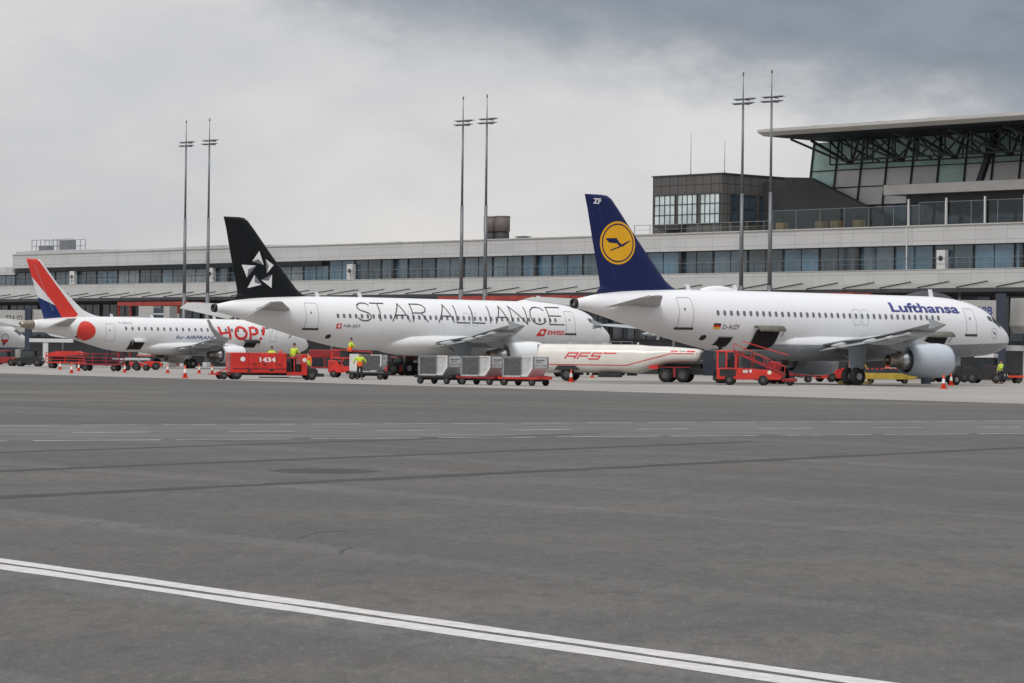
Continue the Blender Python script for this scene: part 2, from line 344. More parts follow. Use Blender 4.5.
def open_door(root,x0,x1,z,y,w,m_in):
    """cargo door swung up and out, hinged along the top of the hatch: a curved panel"""
    rs=[]
    for i in range(7):
        t=i/6; yy=y+w*math.sin(t*1.15)*.95; zz=z+.10*math.sin(t*2.6)-.28*t*t+.05
        rs.append([(-x0,-yy,zz),(-x1,-yy,zz),(-x1,-yy,zz+.10),(-x0,-yy,zz+.10)])
    o=MB().rings(rs).build('cargo_door',m_in,root)
    MB().tube((-x0+.1,-y-.1,z-.5),(-x0+.1,-y-w*.6,z),.03).tube((-x1-.1,-y-.1,z-.5),(-x1-.1,-y-w*.6,z),.03).build('door_arm',M['strut'],o)
    return o
def blade(root,x,z,h=.35,l=.35):
    MB().prism([(-x,z-.05),(-x-l,z-.05),(-x-l-.12,z+h),(-x-l*.5,z+h)],-.02,.02).build('antenna',M['white_sign'],root)

def airliner(kind,loc,head,label,style,droop):
    root=empty('airliner',(loc[0],loc[1],0),head,label,'airliner','airliners parked at the terminal')
    big=kind=='A320'; T=A320 if big else E190
    fm={'lh':'white_grey','sa':'white','ho':'white','ba':'white_blue'}[style]
    fu,bvh=fuselage(T,root,M[fm])
    # fin
    if big: ol=[(28.6,35.95,5.7),(29.3,35.7,5.98),(29.9,35.66,6.2),(30.45,35.72,6.6),(32.6,36.28,9.0),(34.27,36.7,11.0),(34.8,36.86,11.6),(35.15,36.92,11.82),(35.6,36.93,11.87)]; th=[.5,.5,.48,.46,.36,.28,.24,.2,.05]
    else: ol=[(26.5,33.7,4.7),(27.4,33.8,5.15),(28.3,33.9,5.4),(29.1,34.05,5.75),(31.9,34.85,8.0),(33.6,35.55,9.9),(34.05,35.75,10.4),(34.4,35.85,10.6)]; th=[.45,.42,.4,.36,.28,.2,.18,.05]
    mb,fb=fin(root,ol,th,None)
    if style=='ho':
        P=lambda L:[(-x,z) for x,z in L]
        red=P([(35.9,10.7),(34.62,10.7),(29.75,5.25),(30.5,4.6),(31.4,4.6),(32.44,6.1),(35.38,9.04)]); blue=P([(34.9,7.05),(32.44,6.1),(31.3,4.5),(33.2,4.5),(34.3,5.1)])
        for pl in (red,blue):
            for (x0,z0),(x1,z1) in zip(pl,pl[1:]+pl[:1]):
                bmesh.ops.bisect_plane(mb.bm,geom=mb.bm.verts[:]+mb.bm.edges[:]+mb.bm.faces[:],plane_co=(x0,0,z0),plane_no=(z1-z0,0,-(x1-x0)))
        def inside(pl,x,z):
            c=False
            for (x0,z0),(x1,z1) in zip(pl,pl[1:]+pl[:1]):
                if (z0>z)!=(z1>z) and x<(x1-x0)*(z-z0)/(z1-z0)+x0: c=not c
            return c
        for f in mb.bm.faces:
            c=f.calc_center_median(); f.material_index=1 if inside(red,c.x,c.z) else 2 if inside(blue,c.x,c.z) else 0
        fo=mb.build('fin',[M['white'],M['hopred'],M['hopblue']],root)
    else: fo=mb.build('fin',{'lh':M['navy'],'sa':M['blackpaint'],'ba':M['navy']}[style],root)
    # rudder joint
    for sd in (-1,1):
        bm=bmesh.new(); stroke(bm,[(-34.45,6.3),(-35.95,11.3)] if big else [(-32.7,5.6),(-34.95,10.1)],.035); decal('rudder_joint',bm,{'lh':M['bluetext'],'sa':M['black'],'ho':M['line'],'ba':M['bluetext']}[style],fo,fb,sd,.008,.6)
    # exhaust of the auxiliary power unit
    if big:
        c=MB(); c.revolve([(-.02,.30),(.06,.335),(.28,.29),(.27,.23),(-.1,.2)],(-37.5,0,4.99),n=20); c.revolve([(.02,.01),(.02,.25)],(-37.5,0,4.99),n=20); c.build('tail_exhaust',M['soot'],root,False)
    else:
        c=MB(); c.revolve([(-.05,.46),(.6,.42),(1.2,.30),(1.45,.24),(1.44,.18),(1.0,.17)],(-35.0,0,4.17),n=20); c.revolve([(1.2,.01),(1.2,.2)],(-35,0,4.17),n=20); c.build('tail_exhaust',M['hot'],root,False)
    # horizontal stabilisers with drooping elevators
    for s in (-1,1):
        if big:
            zr,zt=4.95,5.42; a=R(droop)
            slab_wing([(s*.5,31.2,34.4,zr,.42),(s*6.2,35.5,36.4,zt,.14),(s*6.24,35.7,36.4,zt,.03)],'stabiliser',M['stab'],root)
            secs=[(.95,34.35,36.0,zr+.05),(6.15,36.42,37.2,zt)]
        else:
            zr,zt=4.1,4.75; a=R(droop)
            slab_wing([(s*.4,30.9,33.3,zr,.32),(s*5.9,34.0,34.9,zt,.12),(s*6.0,34.3,34.9,zt,.03)],'stabiliser',M['stab'],root)
            secs=[(.75,33.3,34.5,zr+.04),(5.9,34.92,35.5,zt)]
        mb=MB(); rs=[]
        for y,x0,x1,z in secs:
            c=x1-x0; rs.append([(-x0,s*y,z+.06),(-x0-c*math.cos(a),s*y,z-c*math.sin(a)),(-x0-c*math.cos(a)+.02,s*y,z-c*math.sin(a)-.03),(-x0,s*y,z-.09)])
        mb.rings(rs,False).build('elevator',M['stab'],root)
    # belly fairing
    rs=[];n=28
    prof=[(9.6,.1),(10.4,.5),(11.6,.85),(13.5,1),(19,1),(21,.9),(22.3,.62),(23.2,.3),(23.6,.1)] if big else [(8.5,.1),(9.5,.55),(11,.9),(13,1),(18,1),(20.5,.85),(22,.5),(23,.1)]
    k=1 if big else .8
    for x,s in prof:
        zc=2.62 if big else 2.15; rs.append([(-x,2.12*k*(.25+.75*s)*math.sin(2*math.pi*i/n),zc-(1-s)*.1+(1.08 if big else .85)*(.2+.8*s)*math.cos(2*math.pi*i/n)) for i in range(n)])
    MB().rings(rs).build('belly_fairing',M['white'] if style!='lh' else M['belly'],root)
    # wings, fairings, tip fences
    tk=.7 if style=='lh' else 0
    for s in (-1,1):
        if big:
            secs=[(s*1.2,11.3,18.9,2.55,1.0),(s*2.2,12.2,18.9,2.68,.95),(s*4,13.3,18.75,2.9,.75),(s*6.4,14.6,18.75,3.08,.52),(s*11,17.5,20.6,3.45,.34),(s*16.6,21.0+tk,22.6+tk,3.88,.2),(s*17.0,21.4+tk,22.7+tk,3.9,.05)]
            slab_wing(secs,'wing',M['wingtop'],root)
            MB().prism([(-21.6-tk,3.9),(-22.7-tk,3.9),(-22.9-tk,4.2),(-22.7-tk,4.22)],s*17.0-.03,s*17.0+.03).prism([(-21.6-tk,3.89),(-22.7-tk,3.89),(-22.8-tk,3.62),(-22.6-tk,3.62)],s*17.0-.03,s*17.0+.03).build('wing_fence',M['wingtop'],root)
            for y in (3.9,7.3,10.2,13.2): 
                TE=18.75 if y<6.4 else 18.75+(y-6.4)*.37; zz=2.6+y*.078
                canoe(TE-(2.6 if y<9 else 2.0),TE+(1.0 if y<9 else .75),s*y,zz-.22,.26 if y<9 else .2,.2,.12,M['fairing'],root)
            # drooped flap edge
            rs=[]
            for y,x0,x1,z in ((2.3,18.2,19.35,2.5),(6.4,18.35,19.2,2.98),(12.8,20.9,21.6,3.5)): rs.append([(-x0,s*y,z+.05),(-x1,s*y,z-.26),(-x1+.03,s*y,z-.30),(-x0,s*y,z-.16)])
            MB().rings(rs,False).build('flap',M['wingtop'],root)
            engine(root,-11.3,s*5.75,1.68,1.08,3.7,M['nac_grey'] if style=='lh' else M['nac_white'])
            MB().prism([(-12.3,2.7),(-14.2,3.1),(-17.4,2.9),(-16.2,2.35),(-14.8,2.15),(-13,2.5)],s*5.75-.17,s*5.75+.17,bev=.05).build('engine_pylon',M['wingtop'],root)
            # main gear
            g=MB(); g.tube((-17.9,s*3.75,2.5),(-17.71,s*3.8,.6),.15,.11,12); g.tube((-17.71,s*3.35,.58),(-17.71,s*4.25,.58),.09,n=10); g.tube((-17.8,s*3.75,1.7),(-17.6,s*2.2,2.2),.07)
            go=g.build('main_gear',M['strut'],root)
            MB().hexa([(-17.0,s*4.05,1.15),(-18.3,s*4.05,1.15),(-18.3,s*4.11,1.15),(-17.0,s*4.11,1.15),(-16.9,s*4.15,2.65),(-18.5,s*4.15,2.65),(-18.5,s*4.22,2.65),(-16.9,s*4.22,2.65)]).build('gear_door',M['gdoor'],go)
            for q in (-.42,.42): wheel(root,-17.71,s*3.8+q,.58,.58,.40,.27)
        else:
            secs=[(s*.9,12.4,18.9,2.0,.8),(s*1.7,13.0,18.9,2.08,.75),(s*4.6,15.0,19.2,2.3,.48),(s*9,18.0,21.0,2.7,.28),(s*13.4,21.0,22.7,3.05,.16),(s*13.8,22.3,23.3,3.2,.12),(s*14.2,23.7,24.25,4.0,.09),(s*14.36,24.4,24.75,4.8,.04)]
            slab_wing(secs,'wing',M['wingtop'],root)
            for y in (3.4,6.4,9.6): canoe(18.9+(max(0,y-4.6))*.4-2,18.9+(max(0,y-4.6))*.4+.8,s*y,1.9+y*.09-.16,.2,.17,.1,M['fairing'],root)
            rs=[]
            for y,x0,x1,z in ((1.8,18.5,19.5,1.95),(4.6,18.8,19.6,2.2),(10,21.0,21.6,2.75)): rs.append([(-x0,s*y,z+.05),(-x1,s*y,z-.14),(-x1+.03,s*y,z-.17),(-x0,s*y,z-.12)])
            MB().rings(rs,False).build('flap',M['wingtop'],root)
            engine(root,-12.5,s*4.6,1.42,.92,2.9,M['nac_white'])
            MB().prism([(-13.0,2.15),(-15.0,2.45),(-17.4,2.25),(-16.4,1.8),(-14.2,2.0)],s*4.6-.14,s*4.6+.14,bev=.04).build('engine_pylon',M['wingtop'],root)
            g=MB(); g.tube((-17.9,s*2.9,2.1),(-17.9,s*2.97,.55),.13,.1,12); g.tube((-17.9,s*2.6,.5),(-17.9,s*3.35,.5),.08,n=10); go=g.build('main_gear',M['strut'],root)
            for q in (-.35,.35): wheel(root,-17.9,s*2.97+q,.5,.5,.32,.23)
    # nose gear
    nx=5.07 if big else 3.8
    g=MB(); g.tube((-nx-.1,0,2.2),(-nx,0,.42),.10,.08,12); g.tube((-nx,-.3,.38),(-nx,.3,.38),.06); g.tube((-nx-.1,0,1.3),(-nx-1.1,0,2.1),.05); go=g.build('nose_gear',M['strut'],root)
    MB().box(-nx-.9,-nx+.2,-.48,-.45,1.35,2.05).box(-nx-.9,-nx+.2,.45,.48,1.35,2.05).build('gear_door',M[ 'gdoor'],go)
    for q in (-.25,.25): wheel(root,-nx,q,.38,.38,.22,.19)
    # cockpit windows on both sides, laid on the skin
    def SP(x,th,off=.01):
        b,t,w=interp(T,x); th=R(th); return Vector((-x,-w*math.sin(th)*(1+off/w),(b+t)/2+((t-b)/2+off)*math.cos(th)))
    panes=[[(1.35,5),(1.4,32),(2.42,27),(2.3,4)],[(1.42,35),(1.8,64),(2.75,63),(2.44,31)],[(2.85,64),(3.25,64),(3.35,54),(2.85,52)]] if big else [[(1.25,7),(1.3,40),(2.15,38),(2.0,6)],[(1.36,44),(1.75,66),(2.75,58),(2.22,43)]]
    for s in (-1,1):
        for pn in panes:
            mb=MB(); rs=[]; a,b2,c,d=pn
            for i in range(7):
                t=i/6; lo=(a[0]+(b2[0]-a[0])*t,a[1]+(b2[1]-a[1])*t); hi=(d[0]+(c[0]-d[0])*t,d[1]+(c[1]-d[1])*t)
                rr=[]
                for j in range(6):
                    q=j/5; p=SP(lo[0]+(hi[0]-lo[0])*q,lo[1]+(hi[1]-lo[1])*q,.03); p.y*=s*-1 if s>0 else 1; rr.append(p)
                rs.append(rr)
            mb.rings(rs,True,False,False,False).build('cockpit_window',M['cockpit'],fu)
    # cabin windows (seen side and far side)
    if big: xs=[8.35+.533*i for i in range(37)] if style=='lh' else [7.0+.533*i for i in range(40)]; wz,ww,wh=4.57,.24,.36
    else: xs=[7.4+.79*i for i in range(23)]; wz,ww,wh=3.95,.27,.38
    for x in xs:
        for q in (-1,1): decal('cabin_window',rr_bm(-x,wz,ww,wh),M['win'],fu,bvh,q,.009,0)
    # doors
    def door(x0,x1,z0,z1,s=-1,sill=True,name='door',w=.045):
        o=decal(name,frame_bm(-x1,-x0,z0,z1,w),M['line'],fu,bvh,s,.008,.25)
        if sill:
            bm=bmesh.new(); poly(bm,[(-x1-.12,z0-.10),(-x0+.12,z0-.10),(-x0+.12,z0+.05),(-x1-.12,z0+.05)]); decal('door_sill',bm,M['sill'],o,bvh,s,.018,.25)
        xm=-(x0+x1)/2
        if z1-z0>1.4: decal('door_porthole',rr_bm(xm-.1,z0+(z1-z0)*.62,.12,.17),M['sill'],o,bvh,s,.012,0)
        return o
    for s in (-1,1):
        if style=='lh': door(29.42,30.5,3.56,5.5,s); door(4.75,5.72,3.47,5.25,s); door(14.75,15.3,3.98,5.0,s,False,'overwing_exit',.03); door(15.5,16.05,3.98,5.0,s,False,'overwing_exit',.03)
        elif style=='sa': door(29.45,30.5,3.55,5.5,s); door(4.95,5.92,3.5,5.3,s); door(14.75,15.3,3.98,5.0,s,False,'overwing_exit',.025); door(15.5,16.05,3.98,5.0,s,False,'overwing_exit',.025)
        else: door(26.15,27.2,2.66,4.38,s,False); door(5.5,6.35,2.85,4.6,s,False)
    # small drain / outflow openings
    if big:
        decal('outflow_valve',rr_bm(-28.3,2.98,.42,.34),M['black'],fu,bvh,-1,.012,.2)
        blade(root,28.3,6.03); blade(root,24.4,6.05,.4); blade(root,7.0,6.0,.55,.4); blade(root,30.8,3.1,-.3,.2)
    else:
        decal('outflow_valve',rr_bm(-30.3,2.95,.42,.34),M['black'],fu,bvh,-1,.012,.2); blade(root,25.3,5.08,.3); blade(root,20.3,5.08,.3); blade(root,12.3,5.08,.3)
    return root,fu,bvh,fo,fb
M['belly']=paint('aircraft_fairing_two_tone',(.78,.79,.8),(.27,.29,.32),2.62,0)
# ---------- blue-tailed airliner
LH,fu,bvh,fo,fb=airliner('A320',(34.60,202.24),35.24,'white airliner with grey belly and navy tail with yellow crane disc, at the right','lh',8)
dx=-34.38; dz=8.87; r=1.36
for s in (-1,1):
    bm=bmesh.new(); poly(bm,[(dx+r*math.cos(2*math.pi*i/40),dz+r*math.sin(2*math.pi*i/40)) for i in range(40)]); disc=decal('tail_emblem',bm,M['yellow'],fo,fb,s,.012,.3)
    bm=bmesh.new(); stroke(bm,[(dx+r*.87*math.cos(2*math.pi*i/40),dz+r*.87*math.sin(2*math.pi*i/40)) for i in range(40)],.085,True); decal('emblem_ring',bm,M['navy'],disc,fb,s,.02,.3)
    def cr(px,py): return (dx+(px-278)/105*r,dz-(py-350)/122*r)
    bm=bmesh.new(); poly(bm,[cr(*p) for p in [(203,327),(268,323),(284,347),(300,358),(290,372),(270,352),(226,350)]]); poly(bm,[cr(*p) for p in [(357,333),(330,341),(301,358),(291,373),(310,367),(335,347)]]); poly(bm,[cr(*p) for p in [(289,367),(234,390),(232,397),(290,374)]])
    decal('crane_bird',bm,M['navy'],disc,fb,s,.022,.3)
    t=fit(bm_text('ZF',1,.03),-36.3,-35.72,11.28,11.62)
    if s>0:
        for v in t.verts: v.co.x=-72.02-v.co.x
    decal('tail_letters',t,M['white_sign'],fo,fb,s,.012,.3)
decal('airline_name',fit(bm_text('Lufthansa',1,.03),-12.5,-6.2,4.9,5.55),M['bluetext'],fu,bvh,-1,.012,.15)
decal('registration',fit(bm_text('D-AIZF',1,.0,.15),-27.15,-25.8,3.55,3.83),M['greytext'],fu,bvh,-1,.012,.2)
for k,(m_,z) in enumerate(((M['black'],3.78),(M['redp'],3.66),(M['gold'],3.54))):
    bm=bmesh.new(); poly(bm,[(-27.85,z),(-27.3,z),(-27.3,z+.12),(-27.85,z+.12)]); decal('flag_stripe',bm,m_,fu,bvh,-1,.012,0)
bm=bmesh.new(); stroke(bm,[(-2.75+.33*math.cos(2*math.pi*i/20),3.6+.36*math.sin(2*math.pi*i/20)) for i in range(20)],.03,True); decal('nose_ring',bm,M['line'],fu,bvh,-1,.012,.2)
bm=bmesh.new(); poly(bm,[(-2.95,3.74),(-2.8,3.7),(-2.55,3.55),(-2.7,3.52),(-2.85,3.62)]); decal('nose_bird',bm,M['bluetext'],fu,bvh,-1,.012,.2)
h=hatch(fu,bvh,22.6,24.5,2.25,3.55); h['label']='open rear cargo hatch'; hatch(fu,bvh,26.3,27.2,2.22,3.05); h=hatch(fu,bvh,7.6,9.4,2.25,3.3)
open_door(root=LH,x0=22.4,x1=24.6,z=3.62,y=1.88,w=.75,m_in=M['olive'] if 'olive' in M else M.setdefault('olive',mat('door_inside_olive',(.16,.15,.12),.7,0,.3,2)))
open_door(root=LH,x0=7.5,x1=9.6,z=3.45,y=1.84,w=1.0,m_in=M['olive'])
rs=[]
for i in range(11):
    t=i/10; sx=24.6+3.0*t; s=math.sin(math.pi*(.03+.94*t))**.6; rs.append([(-sx,.42*s*math.cos(math.pi*k/8),6.0+.36*s*math.sin(math.pi*k/8)) for k in range(9)])
MB().rings(rs,True,False,False,False).build('antenna_radome',M['white'],LH)
# ---------- black-tailed airliner
SA,fu,bvh,fo,fb=airliner('A320',(7.985,238.57),36.42,'white airliner with STAR ALLIANCE lettering and black tail with five white triangles','sa',30)
TR=[[(33.88,9.37),(33.48,8.3),(34.49,8.56)],[(33.32,8.77),(32.59,8.33),(33.22,7.69)],[(32.75,7.63),(32.78,6.59),(33.69,7.18)],[(34.26,7.56),(33.63,6.83),(34.83,6.54)],[(35.36,8.29),(34.15,8.25),(34.89,7.33)]]
cx=sum(p[0] for t in TR for p in t)/15; cz=sum(p[1] for t in TR for p in t)/15
for s in (-1,1):
    for t in TR:
        bm=bmesh.new(); poly(bm,[(-p[0],p[1]) for p in t]); o=decal('tail_triangle',bm,M['white_sign'],fo,fb,s,.012,.4)
        q=sorted(t,key=lambda p:(p[0]-cx)**2+(p[1]-cz)**2)[:2]; g=(sum(p[0] for p in t)/3,sum(p[1] for p in t)/3)
        bm=bmesh.new(); poly(bm,[(-q[0][0],q[0][1]),(-q[1][0],q[1][1]),(-g[0],g[1])]); decal('shaded_facet',bm,M['facet'],o,fb,s,.02,.4)
def letters():
    z0,z1=4.22,5.6; X=lambda a,b,f:-(a+(b-a)*f); w=.09; H=z1-z0; out=[]
    def st(*p,join=False):
        if not join: out.append(bmesh.new())
        stroke(out[-1],list(p),w)
    a,b=26.0,24.75; f=lambda u,v:(X(a,b,u),z0+H*v)
    st(f(.98,.86),f(.85,.96),f(.6,1),f(.35,.98),f(.12,.88),f(.06,.74),f(.2,.6),f(.5,.52),f(.8,.44),f(.96,.3),f(.9,.12),f(.7,.02),f(.4,0),f(.15,.06),f(.0,.18))
    a,b=24.6,23.3; st(f(0,1),f(1,1)); st(f(.5,.96),f(.5,0),join=True)
    def A(p,q):
        nonlocal a,b; a,b=p,q; st(f(0,0),f(.5,1),f(1,0)); st(f(.22,.36),f(.78,.36),join=True)
    A(22.85,21.2)
    a,b=20.9,19.5; st(f(0,0),f(0,1),f(.6,1),f(.85,.93),f(.95,.76),f(.85,.58),f(.6,.5),f(.05,.5)); st(f(.6,.47),f(1,0),join=True)
    A(18.5,17.0)
    for p,q in ((16.75,15.5),(15.2,14.0)):
        a,b=p,q; st(f(0,1),f(0,0),f(1,0))
    st((-13.5,z0),(-13.5,z1))
    A(12.95,11.65)
    a,b=11.35,9.85; st(f(0,0),f(0,1),f(1,0),f(1,1))
    a,b=9.5,7.95; st(f(1,.8),f(.85,.94),f(.6,1),f(.35,.96),f(.12,.8),f(.02,.5),f(.12,.2),f(.35,.04),f(.6,0),f(.85,.06),f(1,.2))
    a,b=7.6,6.1; st(f(1,1),f(0,1),f(0,0),f(1,0)); st(f(.04,.5),f(.85,.5),join=True)
    return out
for b_ in letters(): decal('letter',b_,M['greytext'],fu,bvh,-1,.014,.14)
decal('airline_name',fit(bm_text('SWISS',1,.03,.1),-7.85,-6.1,3.38,3.75),M['redp'],fu,bvh,-1,.012,.2)
bm=bmesh.new(); poly(bm,[(-8.95,3.28),(-8.1,3.28),(-7.9,3.85),(-8.5,3.85)]); o=decal('fin_emblem',bm,M['redp'],fu,bvh,-1,.012,.3)
def cross(cx,cz,s,w):
    bm=bmesh.new(); poly(bm,[(cx-s,cz-w),(cx-w,cz-w),(cx-w,cz-s),(cx+w,cz-s),(cx+w,cz-w),(cx+s,cz-w),(cx+s,cz+w),(cx+w,cz+w),(cx+w,cz+s),(cx-w,cz+s),(cx-w,cz+w),(cx-s,cz+w)]); return bm
decal('white_cross',cross(-8.35,3.56,.17,.06),M['white_sign'],o,bvh,-1,.02,0)
bm=bmesh.new(); poly(bm,[(-27.9,3.6),(-27.45,3.6),(-27.45,3.98),(-27.9,3.98)]); o=decal('flag',bm,M['redp'],fu,bvh,-1,.012,0); decal('white_cross',cross(-27.675,3.79,.13,.045),M['white_sign'],o,bvh,-1,.02,0)
decal('registration',fit(bm_text('HB-IJO',1,0,.15),-27.3,-25.85,3.64,3.92),M['greytext'],fu,bvh,-1,.012,.2)
rs=[]
for i in range(13):
    t=i/12; sx=5.2+4.6*t; s=math.sin(math.pi*(.03+.94*t))**.55; rs.append([(-sx,.5*s*math.cos(math.pi*k/8),5.86+.42*s*math.sin(math.pi*k/8)) for k in range(9)])
MB().rings(rs,True,False,False,False).build('antenna_radome',M['white'],SA)
# ---------- red-striped regional jet
HO,fu,bvh,fo,fb=airliner('E190',(-21.69,306.71),44.0,'small white jet with red, white and blue striped tail and red HOP! lettering','ho',22)
bm=bmesh.new(); poly(bm,[(-29.45+1.03*math.cos(2*math.pi*i/36),3.62+.98*math.sin(2*math.pi*i/36)) for i in range(36)]); decal('red_disc',bm,M['hopred'],fu,bvh,-1,.012,.2)
bm=bmesh.new(); w=.31
stroke(bm,[(-13.05,4.45),(-12.7,3.1)],w); stroke(bm,[(-11.75,4.5),(-11.6,3.0)],w); stroke(bm,[(-12.74,3.68),(-11.82,3.82)],w*.8)
stroke(bm,[(-10.2+.72*math.cos(2*math.pi*i/22),3.76+.66*math.sin(2*math.pi*i/22)) for i in range(22)],w,True)
stroke(bm,[(-8.95,3.0),(-8.95,4.36),(-8.4,4.42),(-7.98,4.2),(-8.0,3.85),(-8.35,3.66),(-8.78,3.64)],w*.9)
stroke(bm,[(-7.0,4.5),(-7.35,3.55)],w*1.1); poly(bm,[(-7.6+.19*math.cos(2*math.pi*i/12),3.15+.19*math.sin(2*math.pi*i/12)) for i in range(12)])
[setattr(v_,'co',(v_.co.x,0,3.0+(v_.co.z-3.0)*.9)) for v_ in bm.verts]
decal('airline_name',bm,M['redp'],fu,bvh,-1,.014,.2)
decal('registration',fit(bm_text('F-HBXG',1),-25.5,-23.9,4.38,4.6),M['line'],fu,bvh,-1,.012,.2)
decal('operator_lettering',fit(bm_text('for AIRFRANCE',1,.01,.25),-18.6,-12.9,2.98,3.34),M['bluetext'],fu,bvh,-1,.012,.2)
h=hatch(fu,bvh,22.6,24.2,1.85,2.7); open_door(HO,22.3,24.0,2.78,1.42,.5,M['vwhite'])
hatch(fu,bvh,8.2,9.6,2.2,2.75,name='cargo_hatch'); open_door(HO,8.0,9.8,2.82,1.42,.6,M['soot'])
# ---------- jet whose nose shows at the left edge
BA,fu,bvh,fo,fb=airliner('E190',(-55.3,330.0),45,'white jet nose with dark blue belly and small crest, cut off by the left edge','ba',5)
bm=bmesh.new(); stroke(bm,arc(-4.1,2.95,.5,.5,0,180,12),.14); o=decal('crest',bm,M['line'],fu,bvh,-1,.012,.3)
bm=bmesh.new(); poly(bm,[(-4.65,2.85),(-3.55,2.85),(-3.75,2.5),(-4.45,2.5)]); decal('crest_band',bm,M['redp'],o,bvh,-1,.012,.3)
bm=bmesh.new(); poly(bm,[(-4.35,2.48),(-3.85,2.48),(-4.1,2.05)]); decal('crest_point',bm,M['hopblue'],o,bvh,-1,.012,.3)
# ================================================================== GROUND
def sheet(name,pts,z,m,kind='structure',parent=None):
    mb=MB(); f=mb.face([mb.bm.verts.new((x,y,z)) for x,y in pts]); f.normal_update()
    if f.normal.z<0: f.normal_flip()
    o=mb.build(name,m,parent,False); 
    if kind: o['kind']=kind
    return o
def ground_mat():
    m=bpy.data.materials.new('asphalt'); m.use_nodes=True; nt=m.node_tree; b=nt.nodes['Principled BSDF']; b.inputs['Roughness'].default_value=.85; b.inputs['Specular IOR Level'].default_value=.3
    tc=nt.nodes.new('ShaderNodeTexCoord'); O=tc.outputs['Object']
    base=mix_node(nt,maprange(nt,noise(nt,O,.05,4,.6),.35,.65),(.124,.115,.103),(.180,.168,.151))
    lane=noise(nt,O,1,3,.5,(.012,.33,1),R(-34.5)); base=mix_node(nt,mth(nt,'MULTIPLY',maprange(nt,lane,.42,.58),.5),base,(.090,.088,.086))
    lane3=noise(nt,O,1,4,.6,(.03,.28,1),R(54)); base=mix_node(nt,mth(nt,'MULTIPLY',maprange(nt,lane3,.46,.58),.5),base,(.095,.092,.087))
    lane2=noise(nt,O,1,4,.6,(.025,.7,1),R(54)); base=mix_node(nt,mth(nt,'MULTIPLY',maprange(nt,lane2,.5,.68),.30),base,(.27,.263,.25))
    big=noise(nt,O,.16,3,.5); base=mix_node(nt,mth(nt,'MULTIPLY',maprange(nt,big,.5,.75),.25),base,(.10,.098,.095))
    med=noise(nt,O,1.3,6,.7); base=mix_node(nt,mth(nt,'MULTIPLY',maprange(nt,med,.45,.7),.2),base,(.10,.098,.094))
    m4=noise(nt,O,16,3,.85,(1,.28,1)); base=mix_node(nt,mth(nt,'MULTIPLY',maprange(nt,m4,.5,.68),.28),base,(.30,.28,.255)); m5=noise(nt,O,3.1,4,.8,(1,.5,1)); base=mix_node(nt,mth(nt,'MULTIPLY',maprange(nt,m5,.5,.62),.5),base,(.072,.068,.063))
    m2=noise(nt,O,8,4,.8,(1,.3,1)); base=mix_node(nt,mth(nt,'MULTIPLY',maprange(nt,m2,.42,.62),.42),base,(.085,.083,.08))
    fine=noise(nt,O,38,3,.8); base=mix_node(nt,mth(nt,'MULTIPLY',maprange(nt,fine,.38,.62),.50),base,(.06,.058,.056))
    f2=noise(nt,O,90,2,.8); base=mix_node(nt,mth(nt,'MULTIPLY',maprange(nt,f2,.56,.68),.35),base,(.42,.41,.39))
    nt.links.new(base,b.inputs['Base Color'])
    bp=nt.nodes.new('ShaderNodeBump'); bp.inputs['Strength'].default_value=.35; bp.inputs['Distance'].default_value=.01; nt.links.new(fine,bp.inputs['Height']); nt.links.new(bp.outputs[0],b.inputs['Normal'])
    return m
def concrete_mat():
    m=bpy.data.materials.new('apron_concrete'); m.use_nodes=True; nt=m.node_tree; b=nt.nodes['Principled BSDF']; b.inputs['Roughness'].default_value=.85; b.inputs['Specular IOR Level'].default_value=.3
    tc=nt.nodes.new('ShaderNodeTexCoord'); O=tc.outputs['Object']
    mp=nt.nodes.new('ShaderNodeMapping'); mp.inputs['Rotation'].default_value=(0,0,R(-35)); nt.links.new(O,mp.inputs[0])
    t=nt.nodes.new('ShaderNodeTexBrick'); t.offset=0; nt.links.new(mp.outputs[0],t.inputs[0]); t.inputs['Scale'].default_value=1; t.inputs['Brick Width'].default_value=6; t.inputs['Row Height'].default_value=6; t.inputs['Mortar Size'].default_value=.05
    t.inputs['Color1'].default_value=(.385,.358,.332,1); t.inputs['Color2'].default_value=(.335,.313,.293,1); t.inputs['Mortar'].default_value=(.21,.20,.19,1)
    base=mix_node(nt,mth(nt,'MULTIPLY',maprange(nt,noise(nt,O,.12,6,.65,(1,2.5,1)),.42,.75),.5),t.outputs[0],(.20,.187,.175))
    base=mix_node(nt,mth(nt,'MULTIPLY',maprange(nt,noise(nt,O,2.5,5,.7),.5,.7),.18),base,(.12,.12,.12))
    nt.links.new(base,b.inputs['Base Color']); return m
sheet('ground',[(-2500,-300),(2500,-300),(2500,4000),(-2500,4000)],0,ground_mat())
dv=Vector((.5335,-.8458)); nv=Vector((.8458,.5335)); P0=Vector((0,147.6))
CM=concrete_mat()
ap=[P0+dv*90,P0-dv*330,P0-dv*330+nv*420,P0+dv*90+nv*420]
sheet('apron',[tuple(p) for p in ap],.0015,CM)
MK=mat('marking_white',(.64,.62,.60),.8,0,.22,9); MKw=mat('marking_white_worn',(.56,.56,.55),.85,0,.6,2.2); MKy=mat('marking_yellow_worn',(.40,.35,.19),.85,0,.5,.8)
SEAM=mat('tar_seam',(.048,.045,.042),.8,0,.35,2.0); OIL=mat('oil_stain',(.03,.021,.02),.6,0,.4,1.5)
